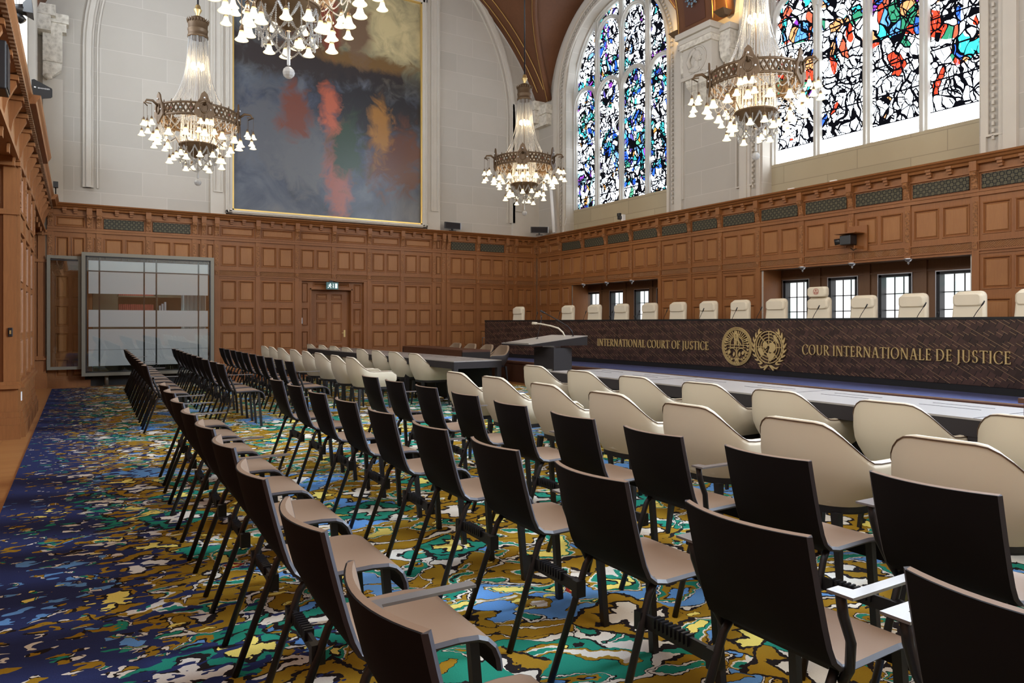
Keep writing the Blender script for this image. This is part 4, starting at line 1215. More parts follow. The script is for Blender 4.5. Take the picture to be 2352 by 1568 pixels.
m = MB(); strip(m, 0, .05, .54, 1.335); m.build('fretwork_front', 'bench', be, mesh_uv=lambda c: (-c.y, c.z))
m = MB(); strip(m, .01, .06, .45, .54); strip(m, -.008, .06, 1.335, 1.365); m.build('black_edging', 'blackpanel', be)
m = MB(); strip(m, .05, .62, 1.15, 1.19); m.build('worktop', 'tabletop', be)
m = MB()
for y in (YZ - .03, 12, 9, 6, 3): m.box(cx(y) + .05, cx(y) + .55, y - .03, y, .45, 1.17)
m.build('support', 'podium_wood', be)
tag(MB().tube([(8.85, 16.06, .45), (8.85, 16.06, .92), (9.2, 16.06, .92), (9.2, 16.06, .45)], .014, 8).build('grab_rail', 'steel'), 'short steel rail at the far left end of the bench', 'rail')


# lettering: roman capitals built from strokes
def arcpts(cx_, cy_, rx, ry, a0, a1, n=14): return [(cx_ + rx * math.cos(math.radians(a0 + (a1 - a0) * i / n)), cy_ + ry * math.sin(math.radians(a0 + (a1 - a0) * i / n))) for i in range(n + 1)]


T, t_ = .112, .05   # thick and thin stroke


def st(x, y0=0, y1=1, w_=T, serif=True):
    out = [[(x - w_ / 2, y0), (x + w_ / 2, y0), (x + w_ / 2, y1), (x - w_ / 2, y1)]]
    if serif:
        for yy, s_ in ((y0, 1), (y1, -1)): out.append([(x - w_ / 2 - .075, yy), (x + w_ / 2 + .075, yy), (x + w_ / 2, yy + s_ * .045), (x - w_ / 2, yy + s_ * .045)])
    return out


def hb(x0, x1, y, tip=0):
    out = [[(x0, y - t_ / 2), (x1, y - t_ / 2), (x1, y + t_ / 2), (x0, y + t_ / 2)]]
    if tip: out.append([(x1 - .05, y), (x1, y), (x1 + .02, y + tip), (x1 - .01, y + tip)])
    return out


def diag(p, q, w_): dx, dy = q[0] - p[0], q[1] - p[1]; return [[(p[0] - w_ / 2, p[1]), (p[0] + w_ / 2, p[1]), (q[0] + w_ / 2, q[1]), (q[0] - w_ / 2, q[1])]]


def bow(cx_, cy_, rx, ry, a0, a1, wt=T, wn=t_, n=16):
    out = []; prev = None
    for i in range(n + 1):
        a = math.radians(a0 + (a1 - a0) * i / n); w_ = wn + (wt - wn) * abs(math.cos(a)) ** 1.3
        o = (cx_ + rx * math.cos(a), cy_ + ry * math.sin(a)); c_ = (cx_ + (rx - w_) * math.cos(a), cy_ + (ry - w_ * .6) * math.sin(a))
        if prev: out.append([prev[0], o, c_, prev[1]])
        prev = (o, c_)
    return out


GL = {
    'I': (.32, st(.16)), 'L': (.62, st(.16) + hb(.16, .56, .028, .16)), 'T': (.74, st(.37) + hb(.04, .70, .972) + [[(.02, .85), (.05, .85), (.08, 1), (.03, 1)], [(.69, .85), (.72, .85), (.71, 1), (.66, 1)]]),
    'E': (.62, st(.16) + hb(.16, .54, .028, .15) + hb(.16, .46, .52) + hb(.16, .50, .972) + [[(.42, .44), (.46, .44), (.46, .60), (.42, .60)], [(.47, .84), (.50, .84), (.52, .99), (.46, .99)]]),
    'F': (.58, st(.16) + hb(.16, .46, .52) + hb(.16, .50, .972) + [[(.42, .44), (.46, .44), (.46, .60), (.42, .60)], [(.47, .84), (.50, .84), (.52, .99), (.46, .99)]]),
    'N': (.92, st(.14, w_=t_) + diag((.14, 1), (.76, 0), T) + st(.76, w_=t_)), 'A': (.86, diag((.14, 0), (.40, 1), t_) + diag((.72, 0), (.44, 1), T) + hb(.22, .62, .34) + [[(.03, 0), (.25, 0), (.17, .045), (.12, .045)], [(.58, 0), (.84, 0), (.78, .045), (.66, .045)]]),
    'O': (.98, bow(.48, .5, .45, .52, 0, 360, n=28)), 'C': (.82, bow(.47, .5, .44, .52, 48, 312, n=24) + [[(.72, .72), (.76, .72), (.78, .96), (.74, .92)], [(.70, .1), (.77, .04), (.79, .24), (.75, .22)]]),
    'D': (.92, st(.16) + bow(.34, .5, .50, .50, -90, 90) + hb(.16, .36, .028) + hb(.16, .36, .972)),
    'R': (.78, st(.16) + bow(.30, .74, .30, .26, -90, 90) + hb(.16, .32, .972) + hb(.16, .32, .49) + diag((.70, 0), (.34, .50), T) + [[(.60, 0), (.80, 0), (.72, .04), (.64, .04)]]),
    'S': (.60, bow(.28, .745, .22, .27, 40, 270) + bow(.28, .245, .25, .26, -140, 90) + [[(.43, .78), (.46, .78), (.47, .99), (.43, .95)], [(.06, .02), (.10, .05), (.08, .24), (.05, .24)]]),
    'J': (.40, st(.20, -.05, 1) + [[(.135, -.05), (.265, -.05), (.18, -.20), (.02, -.26), (.02, -.22), (.12, -.15)]]), 'U': (.86, st(.15, .28, 1) + st(.69, .28, 1, t_) + bow(.42, .32, .335, .34, 180, 360)),
}
# drop the lower serifs of U
GL['U'] = (.86, [GL['U'][1][0], GL['U'][1][2]] + [GL['U'][1][3], GL['U'][1][5]] + GL['U'][1][6:])


def lettering(name, s, y_start, y_end, z0, h, parent):
    tot = sum((GL[c][0] + .09) if c != ' ' else .34 for c in s); kx = abs(y_start - y_end) / tot
    x = 0
    for c in s:
        if c == ' ': x += .34; continue
        m = MB()
        for poly in GL[c][1]:
            P2 = []
            for (px, pz) in poly: yy = y_start - (x + px) * kx; P2.append((yy, z0 + pz * h))
            n = len(P2)
            m.add([(cx(y) - .026, y, z) for y, z in P2] + [(cx(y) - .006, y, z) for y, z in P2], [tuple(range(n)), tuple(range(n, 2 * n))[::-1]] + [(k, (k + 1) % n, n + (k + 1) % n, n + k) for k in range(n)])
        m.build('letter', 'goldletter', parent)
        x += GL[c][0] + .09


lettering('english', 'INTERNATIONAL COURT OF JUSTICE', 11.97, 8.95, .815, .150, be)
lettering('french', 'COUR INTERNATIONALE DE JUSTICE', 7.02, 4.03, .815, .148, be)


# emblems in the bench plane; local a = to the right (-Y), b = up
class Emb:
    def __init__(s, Y, Z): s.m = MB(); s.Y = Y; s.Z = Z

    def poly(s, P2, d0=-.028, d1=-.01):
        n = len(P2); q = [(s.Y - a, s.Z + b) for a, b in P2]
        s.m.add([(cx(y) + d0, y, z) for y, z in q] + [(cx(y) + d1, y, z) for y, z in q], [tuple(range(n)), tuple(range(n, 2 * n))[::-1]] + [(k, (k + 1) % n, n + (k + 1) % n, n + k) for k in range(n)])

    def ring(s, r, w_, a0=0, a1=360, c=(0, 0), n=36):
        for i in range(n):
            a, b = math.radians(a0 + (a1 - a0) * i / n), math.radians(a0 + (a1 - a0) * (i + 1) / n)
            s.poly([(c[0] + r * math.cos(a), c[1] + r * math.sin(a)), (c[0] + r * math.cos(b), c[1] + r * math.sin(b)), (c[0] + (r - w_) * math.cos(b), c[1] + (r - w_) * math.sin(b)), (c[0] + (r - w_) * math.cos(a), c[1] + (r - w_) * math.sin(a))])

    def line(s, p, q, w_=.008):
        dx, dy = q[0] - p[0], q[1] - p[1]; L = math.hypot(dx, dy); nx, ny = -dy / L * w_ / 2, dx / L * w_ / 2
        s.poly([(p[0] + nx, p[1] + ny), (q[0] + nx, q[1] + ny), (q[0] - nx, q[1] - ny), (p[0] - nx, p[1] - ny)])

    def leaf(s, c, ang, L, w_):
        ca, sa = math.cos(ang), math.sin(ang)
        s.poly([(c[0] + x * ca - y * sa, c[1] + x * sa + y * ca) for x, y in ((0, 0), (L * .35, w_), (L * .75, w_ * .7), (L, 0), (L * .6, -w_ * .5), (L * .25, -w_ * .5))])


# court emblem: sunburst, pillar figure, wall, two globes, branches
e = Emb(8.325, .90)
for r in (.325, .306, .287): e.ring(r, .010)
for k in range(19):
    a = math.radians(-2 + k * 184 / 18); e.line((.145 * math.cos(a), .03 + .145 * math.sin(a)), (.268 * math.cos(a), .03 + .235 * math.sin(a)), .011)
e.ring(.142, .008, -5, 185, (0, .03)); e.line((-.16, .022), (.16, .022), .010); e.line((-.185, -.022), (.185, -.022), .010)
for x in (-.14, -.05, .05, .14): e.line((x, .02), (x, -.02), .008)
for k in range(9): e.leaf((-.04 + .012 * (k % 3), .03 + .025 * k), PI / 2 - .5 + .4 * (k % 3), .045, .010)
e.line((-.045, .02), (-.045, .24), .014); e.line((.045, .02), (.02, .22), .016); e.line((-.01, .03), (.01, .2), .020); e.line((-.05, .13), (.05, .09), .014); e.line((-.06, .22), (.07, .19), .014); e.line((.03, .12), (.09, .03), .012)
e.ring(.022, .022, 0, 360, (-.01, .235), 10)
for sgn in (-1, 1):
    e.ring(.098, .009, 0, 360, (sgn * .098, -.125), 24)
    e.poly([(sgn * .15 + dx * .9, -.10 + dy * .9) for dx, dy in ((0, .04), (.02, .0), (0, -.03), (-.03, -.045), (-.05, -.01), (-.03, .02))]); e.poly([(sgn * .06 + dx * .8, -.13 + dy * .8) for dx, dy in ((0, .05), (.025, .02), (.02, -.03), (-.01, -.055), (-.03, -.01))])
    for k in range(8):
        a = math.radians(-90 + sgn * (22 + k * 13)); c_ = (.245 * math.cos(a), .245 * math.sin(a)); e.leaf(c_, a + sgn * 1.1 + (0 if sgn > 0 else 0), .05, .012); e.leaf(c_, a + sgn * 2.2, .045, .012)
    e.line((0, -.20), (sgn * .06, -.30), .014); e.line((0, -.25), (sgn * .03, -.31), .012)
e.line((0, -.02), (0, -.21), .010)
for k in range(7): e.leaf((0, -.20), math.radians(-20 - k * 24), .06, .010)
e.m.build('court_emblem', 'goldletter', be)
# globe emblem between olive branches
e = Emb(7.655, .905)
for r, w_ in ((.262, .014), (.212, .010), (.165, .010), (.115, .010)): e.ring(r, w_)
for k in range(8): a = k * PI / 4; e.line((.05 * math.cos(a), .05 * math.sin(a)), (.255 * math.cos(a), .255 * math.sin(a)), .012)
lands = [[(-.115, .06), (-.09, .09), (-.04, .075), (-.02, .03), (-.04, -.01), (-.07, -.03), (-.09, .0), (-.12, .02)],
         [(.02, .07), (.08, .08), (.13, .04), (.14, -.02), (.11, -.06), (.06, -.085), (.02, -.075), (0, -.04), (.02, -.01), (.01, .03)],
         [(-.21, -.02), (-.15, -.01), (-.12, -.04), (-.10, -.10), (-.10, -.14), (-.14, -.14), (-.18, -.10), (-.22, -.05)],
         [(-.03, -.09), (.03, -.10), (.09, -.09), (.12, -.12), (.10, -.16), (.06, -.20), (.03, -.23), (.0, -.21), (-.01, -.16), (-.04, -.13)],
         [(.09, .19), (.13, .20), (.15, .15), (.19, .09), (.18, .06), (.14, .10), (.10, .15)], [(.02, .215), (.06, .225), (.05, .205)], [(-.06, .02), (-.02, .05), (.02, .045), (.0, .02)]]
for P2 in lands: e.poly(P2)
for sgn in (-1, 1):
    for k in range(8):
        a = math.radians(-90 + sgn * (25 + k * 15.5)); r = .295; c_ = (r * math.cos(a), r * math.sin(a))
        tang = a + sgn * PI / 2
        e.leaf(c_, tang + sgn * -.45, .10, .018); e.leaf(c_, tang + sgn * .25, .095, .017)
    e.poly([(0, -.285), (sgn * .05, -.285), (sgn * .13, -.325), (sgn * .2, -.30), (sgn * .16, -.345), (sgn * .09, -.335)])
    e.poly([(sgn * .0, -.29), (sgn * .085, -.375), (sgn * .105, -.36), (sgn * .03, -.285)])
e.m.build('globe_emblem', 'goldletter', be)


# ------------------------------------------------------------------ judges' chairs
def rrect(w_, h, r, n=5):
    out = []
    for cx_, cy_, a0 in ((w_ / 2 - r, h / 2 - r, 0), (-w_ / 2 + r, h / 2 - r, 90), (-w_ / 2 + r, -h / 2 + r, 180), (w_ / 2 - r, -h / 2 + r, 270)):
        out += [(cx_ + r * math.cos(math.radians(a0 + 90 * i / n)), cy_ + r * math.sin(math.radians(a0 + 90 * i / n))) for i in range(n + 1)]
    return out


def judge_chair():
    # faces -X locally; origin on the podium under the seat
    t = thing('judges_chair', '', 'chair')
    m = MB()
    rings = []
    for (d, k) in ((-.045, .88), (-.035, .97), (0, 1.0), (.035, .99), (.05, .9)):
        ring = []
        for (a, b) in rrect(.47, .80, .075):
            taper = 1 - .16 * max(0, (b + .4) / .8); ring.append((d + .16 + .06 * (b + .4) / .8 * 1, a * k * taper, .875 + b * (k if abs(b) > .3 else 1)))
        rings.append(ring)
    m.grid(rings, True, True); n = len(rings[0])
    m.add(rings[0], [tuple(range(n))]); m.add(rings[-1], [tuple(range(n))])
    m.build('backrest', 'leather_pale', t)
    m = MB(); rings = []
    for (d, k) in ((.02, 1.0), (-.01, 1.0), (-.035, .95), (-.048, .82)):
        rings.append([(.13 + d + .05, a * k, 1.155 + b * k) for a, b in rrect(.40, .17, .05)])
    m.grid(rings, True, True); m.add(rings[-1], [tuple(range(len(rings[-1])))]); m.build('head_pillow', 'leather_pale', t)
    MB().cbox((-.08, 0, .50), (.50, .50, .10)).build('seat', 'leather_pale', t, bevel=.03)
    for s_ in (-1, 1): MB().tube([(.12, s_ * .27, .48), (.12, s_ * .28, .66), (.05, s_ * .28, .70), (-.22, s_ * .28, .70)], .022, 8).build('armrest', 'leather_pale', t)
    MB().tube([(-.05, 0, .06), (-.05, 0, .46)], .03, 10).build('column', 'steel', t)
    m = MB()
    for k in range(5): a = 2 * PI * k / 5; m.tube([(-.05, 0, .09), (-.05 + .3 * math.cos(a), .3 * math.sin(a), .055)], [.025, .015], 6); m.sphere((-.05 + .3 * math.cos(a), .3 * math.sin(a), .027), .026)
    m.build('star_base', 'steel', t)
    return t


JY = [15.92, 14.11, 13.21, 12.35, 11.50, 10.71, 9.91, 9.14, 8.33, 7.47, 6.66, 5.86, 5.06, 4.26]
jproto = judge_chair()
for k, y in enumerate(JY):
    o = jproto if k == 0 else copy_tree(jproto)
    o.location = (cx(y) + .80, y, .45); o.rotation_euler = (0, 0, (y - 9) / 38.0 * .5)
    o['group'] = 'ivory high-backed chairs behind the bench'
    if k == 0: l = 'ivory high-backed chair alone at the far left end of the bench'; o.location.z = .45
    elif k == 9: l = 'tallest ivory chair, with an emblem on its extra headrest, behind the bench'
    elif k < 9: l = 'ivory high-backed judge chair, %s from the left in the row behind the bench' % ORD[k]
    else: l = 'ivory high-backed judge chair, %s to the right of the emblem headrest chair' % ORD[k - 10]
    o['label'] = l
    if k == 9:
        m = MB(); rings = [[(.16 + d, a * q, 1.355 + b * q) for a, b in rrect(.36, .17, .05)] for d, q in ((.06, .9), (.04, 1), (-.02, 1), (-.04, .93), (-.045, .8))]
        m.grid(rings, True, True); m.add(rings[-1], [tuple(range(24))]); m.add(rings[0], [tuple(range(24))]); m.build('extra_headrest', 'leather_pale', o)
        m = MB()
        for r, w_ in ((.055, .006), (.043, .004)):
            m.add([(.112, r * math.cos(a * PI / 12), 1.36 + r * math.sin(a * PI / 12)) for a in range(24)] + [(.112, (r - w_) * math.cos(a * PI / 12), 1.36 + (r - w_) * math.sin(a * PI / 12)) for a in range(24)], [(a, (a + 1) % 24, 24 + (a + 1) % 24, 24 + a) for a in range(24)])
        for s_ in (-1, 1): m.box(.111, .113, s_ * .018 - .012, s_ * .018 + .012, 1.325, 1.352)
        m.box(.111, .113, -.012, .012, 1.36, 1.395)
        for s_ in (-1, 1):
            for q in range(4): m.box(.111, .113, s_ * .035 - .005, s_ * .035 + .005, 1.34 + q * .014, 1.348 + q * .014)
        m.build('headrest_emblem', 'mic_pink', o)


def mic():
    t = thing('gooseneck_microphone', '', 'microphone')
    MB().cbox((0, 0, .015), (.11, .16, .03)).build('base', 'blackplastic', t, bevel=.006)
    MB().tube([(0, 0, .03), (-.0, -.03, .12), (-.02, -.10, .23), (-.03, -.165, .315)], .0045, 6).build('gooseneck', 'blackmetal', t)
    MB().tube([(-.03, -.165, .315), (-.035, -.185, .34), (-.038, -.205, .375)], [.008, .010, .008], 8).build('capsule', 'blackplastic', t)
    return t


mp_ = mic()
MY = [14.47, 13.69, 12.83, 12.0, 11.21, 10.46, 9.54, 8.77, 8.24, 7.13, 6.32, 5.45, 4.70]
for k, y in enumerate(MY):
    o = mp_ if k == 0 else copy_tree(mp_)
    o.location = (cx(y) + .30, y, 1.19); o['group'] = 'gooseneck microphones on the judges bench'
    o['label'] = 'thin black gooseneck microphone, %s from the left along the bench top' % ORD[k]

# ------------------------------------------------------------------ tables


def long_table(name, label, p_near, p_far, width, z=.74, sections=3, rz=0, dock=True):
    """p_near/p_far: points on the chair-side edge (x,y)"""
    dx, dy = p_far[0] - p_near[0], p_far[1] - p_near[1]; L = math.hypot(dx, dy); a = math.atan2(dy, dx) - PI / 2
    t = thing(name, label, 'table', (p_near[0], p_near[1], 0), a)
    m = MB(); m.box(0, width, 0, L, z - .012, z); m.build('tabletop', 'tabletop', t)
    m = MB(); m.box(.002, width - .002, .002, L - .002, z - .11, z - .0122); m.build('apron', 'tableside', t)
    for k in range(1, sections): MB().box(0.002, width, L * k / sections - .002, L * k / sections + .002, z, z + .0015).build('inlay_line', 'tableside', t)
    for k in range(sections * 2):
        y0 = L * (k + .25) / (sections * 2)
        for q in (.55, .75): MB().box(width * q, width * q + .006, y0, y0 + .4, z, z + .0015).build('inlay_line', 'tableside', t)
    MB().box(width - .12, width - .08, .15, L - .15, .05, z - .11).build('modesty_panel', 'blackpanel', t)
    for k in range(sections + 1):
        y = min(max(L * k / sections, .04), L - .04)
        for x in (.04, width - .04): MB().box(x - .035, x + .035, y - .035, y + .035, 0, z - .11).build('leg', 'tableside', t)
    return t


long_table('long_table', 'long right-hand counsel table whose top mirrors the windows in white', (4.36, .6), (4.63, 6.80), .80, sections=4)
long_table('long_table', 'long left-hand counsel table with dark brown top behind the far white chairs', (4.60, 9.20), (4.30, 15.8), .82, sections=4)
tb = thing('clerk_table', 'dark raised clerk table with pale underside strip near the bench', 'table', (0, 0, 0))
m = MB(); m.box(6.40, 7.02, 12.42, 15.45, .72, .76); m.build('tabletop', 'podium_wood', tb)
MB().box(6.40, 7.02, 12.42, 12.46, .10, .72).build('end_panel', 'tableside', tb); MB().box(6.40, 7.02, 15.41, 15.45, .10, .72).build('end_panel', 'tableside', tb)
MB().box(6.405, 6.43, 12.46, 15.41, .62, .72).build('fascia', 'podium_wood', tb)
m = MB(); m.box(6.46, 6.47, 12.5, 15.38, .52, .62); m.build('pale_strip', 'cabinet', tb)
m = MB()
for k in range(12): m.sphere((6.455, 12.65 + k * .24, .565), .008, 6, 4)
m.build('strip_knobs', 'blackplastic', tb); MB().box(6.5, 6.53, 12.46, 15.41, .03, .6).build('modesty_panel', 'blackpanel', tb)
for x in (6.43, 6.99):
    for y in (12.44, 15.43): MB().box(x - .03, x + .03, y - .02, y + .02, 0, .12).build('leg', 'tableside', tb)
tb = thing('corner_desk', 'dark brown desk block cut by the right edge of the photo', 'desk', (4.93, 1.95, 0))
MB().box(0, .5, -.9, 0.02, .83, .86).build('desktop', 'podium_wood', tb); MB().box(.02, .48, -.88, 0, .742, .83).build('carcass', 'podium_wood', tb)
tb.location = (4.62, 1.985, 0); tb.rotation_euler = (0, 0, -.04)

# lectern
lc = thing('lectern', 'dark lectern with grey sloping top standing between the two long tables', 'lectern', (5.95, 8.9, 0))
MB().box(-.10, .22, -.41, -.31 + .42, .08, .93).build('column', 'tableside', lc)
MB().box(-.32, .34, -.40, .12, 0.012, .08).build('base', 'tableside', lc)
MB().box(-.30, -.10, -.38, .10, .60, .625).build('shelf', 'boothframe', lc)
m = MB(); m.add([(-.34, -.60 + .40, .975), (-.34, .62, .975), (.33, -1.02 + .08 + .40, 1.10), (.33, .36, 1.10), (-.34, -.20, .955), (-.34, .62, .955), (.33, -.54, .96), (.33, .36, .96)],
                [(0, 1, 3, 2), (4, 6, 7, 5), (0, 2, 6, 4), (1, 5, 7, 3), (2, 3, 7, 6), (0, 4, 5, 1)])
m.v = [(x, y, z) for x, y, z in [(-.34, -.17, .975), (-.34, .66, .975), (.36, -.60, 1.10), (.36, .32, 1.10), (-.34, -.17, .955), (-.34, .66, .955), (.36, -.60, .97), (.36, .32, .97)]]
m.build('sloping_body', 'tableside', lc)
m = MB(); m.add([(-.345, -.175, .976), (-.345, .665, .976), (.365, -.605, 1.101), (.365, .325, 1.101), (-.345, -.175, .984), (-.345, .665, .984), (.365, -.605, 1.109), (.365, .325, 1.109)], [(0, 1, 3, 2), (4, 6, 7, 5), (0, 2, 6, 4), (1, 5, 7, 3), (2, 3, 7, 6), (0, 4, 5, 1)]); m.build('sloping_top', 'tabletop', lc)
m = MB(); m.box(-.335, -.315, -.10, .58, .978, .996); m.build('book_ledge', 'boothframe', lc)
m = MB(); m.box(-.02, .10, -.30, .0, .93, .96); m.build('neck', 'steel', lc)


def gooseneck(label, mat, loc, path, cap, r):
    t = thing('gooseneck_microphone', label, 'microphone', loc, 0, 'microphones on the lectern')
    MB().lathe([(.03, 0), (.028, .012), (.012, .02), (0, .02)], 12).build('base', mat, t)
    MB().tube(path, r, 8).build('gooseneck', mat, t); MB().tube([path[-1], cap], [r * 1.6, r * 1.9], 10).build('capsule', mat, t)


gooseneck('pale silver curved gooseneck microphone on the lectern, lower of its two', 'leather', (6.22, 8.74, 1.075), [(0, 0, .02), (-.02, .02, .08), (-.06, .08, .14), (-.12, .2, .175), (-.20, .36, .205), (-.22, .42, .21)], (-.25, .50, .215), .012)
gooseneck('black gooseneck microphone rising highest above the lectern', 'blackmetal', (6.26, 8.58, 1.085), [(0, 0, .02), (-.01, .02, .09), (-.04, .08, .16), (-.12, .28, .27), (-.2, .46, .36)], (-.23, .53, .395), .008)
gooseneck('thin black gooseneck microphone at the far side of the lectern top', 'blackmetal', (6.0, 9.15, 1.04), [(0, 0, .02), (.02, .0, .12), (.06, 0, .24), (.09, .02, .33)], (.10, .05, .375), .005)
tag(MB().tube([(6.22, 8.95, 1.078), (6.22, 8.95, 1.09)], .02, 10).build('call_button', 'whiteplastic'), 'small round white button on the lectern top', 'button')


# ------------------------------------------------------------------ tub armchairs
def tub(inside, outside, name, pipe=True):
    # faces +X; origin on the floor below the rear edge of the shell
    t = thing(name, '', 'armchair')
    W, Dp, R = .295, .56, .215
    # plan path from arm tip (left,+Y) around the back to the other arm tip
    pts = []
    for i in range(7): pts.append((Dp - (Dp - R) * i / 6, W))
    for i in range(1, 9): a = PI / 2 + (PI / 2) * i / 8; pts.append((R + R * math.cos(a), (W - R) + R * math.sin(a)))
    for i in range(1, 4): pts.append((0, (W - R) - 2 * (W - R) * i / 4))
    half = pts[:]
    for (x, y) in reversed(half[:-3]): pts.append((x, -y))
    # arc length from the back centre
    S = [0]
    for i in range(1, len(pts)): S.append(S[-1] + math.hypot(pts[i][0] - pts[i - 1][0], pts[i][1] - pts[i - 1][1]))
    mid = S[-1] / 2; hmax = mid

    def top(s_):
        s_ = abs(s_ - mid); h = lerp(.812, .622, smooth((s_ - .13) / .32))
        if s_ > hmax - .07: h -= .045 * ((s_ - hmax + .07) / .07) ** 2
        return h
    out_g = []; in_g = []; zl = [0, .04, .1, .2, .35, .5, .7, .85, .95, 1.0]
    cxm, cym = .28, 0
    for q in zl:
        ro = []; ri = []
        for i, (x, y) in enumerate(pts):
            zt = top(S[i]); z0 = .40; z = lerp(z0, zt, q)
            k = .76 + .24 * math.sin(min(1, q * 1.5) * PI / 2) if q < 1 else 1.0
            bulge = 1 + .02 * math.sin(q * PI)
            k *= bulge
            lean = -.03 * q
            nx, ny = x - cxm, y - cym
            X, Y = cxm + nx * k + (lean if x < .3 else lean * max(0, (.56 - x) / .26)), cym + ny * k
            ro.append((X, Y, z - (.012 if q == 1 else 0)))
            L = math.hypot(nx, ny); th = .045
            # inward direction: towards the middle, arms straight inwards
            if x > R + .01: ix, iy = 0, -math.copysign(1, y)
            else:
                cy = math.copysign(W - R, y) if abs(y) > W - R else y; ddx, ddy = R - x, cy - y; l2 = math.hypot(ddx, ddy) or 1; ix, iy = ddx / l2, ddy / l2
            ri.append((X + ix * th, Y + iy * th, z - (.012 if q == 1 else 0)))
        out_g.append(ro); in_g.append(ri)
    m = MB(); m.grid(out_g); m.add(out_g[0] + in_g[0], [(i, i + 1, len(pts) + i + 1, len(pts) + i) for i in range(len(pts) - 1)])
    m.build('outer_shell', outside, t)
    m = MB(); m.grid(in_g)
    # rounded top edge
    rim = [out_g[-1], [((a[0] * .75 + b[0] * .25), (a[1] * .75 + b[1] * .25), a[2] + .011) for a, b in zip(out_g[-1], in_g[-1])],
           [((a[0] * .3 + b[0] * .7), (a[1] * .3 + b[1] * .7), a[2] + .012) for a, b in zip(out_g[-1], in_g[-1])], in_g[-1]]
    m.grid(rim)
    for e_ in (0, -1):
        col_o = [g[e_] for g in out_g]; col_i = [g[e_] for g in in_g]; m.grid([col_o, col_i])
    m.build('inner_lining', inside, t)
    if pipe: MB().tube([(p[0] - .002, p[1], p[2] + .004) for p in out_g[-1]], .0035, 5).build('piping', 'piping', t)
    m = MB(); cps = [(.50, .22), (.50, -.22), (.2, -.23), (.07, -.14), (.05, 0), (.07, .14), (.2, .23)]; n = len(cps)
    rings = [[(lerp(.3, x, k), y * k, z) for x, y in cps] for k, z in ((.9, .40), (1, .42), (1, .46), (.93, .485), (.6, .495))]
    m.grid(rings, True, True); m.add(rings[-1], [tuple(range(n))]); m.add(rings[0], [tuple(range(n))]); m.build('seat_cushion', inside, t)
    m = MB(); m.grid([[(cxm + (x - cxm) * .75, y * .75, z) for x, y in pts] for z in (.37, .405)]); m.prism([(cxm + (x - cxm) * .75, y * .75) for x, y in pts], 'z', .365, .372); m.build('base_frame', 'blackmetal', t)
    for (x, y, sx, sy) in ((.08, .17, -.03, .04), (.08, -.17, -.03, -.04), (.48, .19, .03, .03), (.48, -.19, .03, -.03)):
        MB().tube([(x, y, .375), (x + sx, y + sy, 0)], [.028, .014], 4, sq=True).build('leg', 'blackmetal', t)
    return t


wt = tub('leather', 'leather', 'tub_armchair')
rowsW = {
    'D_far': [(3.267, 15.421), (3.275, 14.78), (3.29, 14.10), (3.29, 13.157), (3.265, 12.263), (3.25, 11.436), (3.22, 10.50), (3.221, 9.794)],
    'E_far': [(4.44, 16.25), (4.47, 15.45), (4.46, 14.60), (4.455, 13.785), (4.41, 12.80), (4.413, 12.008), (4.426, 11.238), (4.448, 10.446)],
    'D_near': [(3.113, 6.356), (3.125, 5.646), (3.11, 4.823), (3.08, 4.006), (3.03, 3.215), (3.02, 2.474), (3.02, 1.763), (3.0, 1.02)],
    'E_near': [(4.33, 6.85), (4.25, 5.894), (4.21, 5.042), (4.22, 4.247), (4.20, 3.524), (4.15, 2.688), (4.098, 1.928)],
}
LW_ = {'D_far': ('cream tub armchair, %s from the lectern side in the far block rear row', 'cream armchairs in the far block, row nearer the dark chairs'),
       'E_far': ('cream tub armchair, %s from the lectern side tucked to the far dark table', 'cream armchairs along the far long table'),
       'D_near': ('cream tub armchair, %s from the camera in the near block rear row', 'cream armchairs in the near block, row nearer the dark chairs'),
       'E_near': ('cream tub armchair, %s from the camera tucked to the near white-sheened table', 'cream armchairs along the near long table')}
firstW = True
for rn, lst in rowsW.items():
    srt = sorted(lst, key=lambda p: p[1])
    for k, (x, y) in enumerate(srt):
        o = wt if firstW else copy_tree(wt); firstW = False
        o.location = (x - .02, y - .20, .012); o.rotation_euler = (0, 0, random.uniform(-.03, .03) + (0 if rn[0] == 'D' else .03))
        o['label'] = LW_[rn][0] % ORD[k]; o['group'] = LW_[rn][1]
bt = tub('taupe_leather', 'darkshell', 'tub_armchair', False)
for k, (x, y) in enumerate([(7.72, 15.25), (7.72, 14.50), (7.72, 13.72), (7.70, 13.02)]):
    o = bt if k == 0 else copy_tree(bt)
    o.location = (x, y, .012 if x < 7.7 else .012); o.rotation_euler = (0, 0, PI + .05)
    o['label'] = ['brown tub armchair behind the clerk table, farthest left of four', 'brown tub armchair behind the clerk table, second from the left', 'brown tub armchair behind the clerk table, third from the left', 'brown tub armchair at the right end of the clerk table, its dark shell exposed'][k]
    o['group'] = 'brown armchairs behind the clerk table'


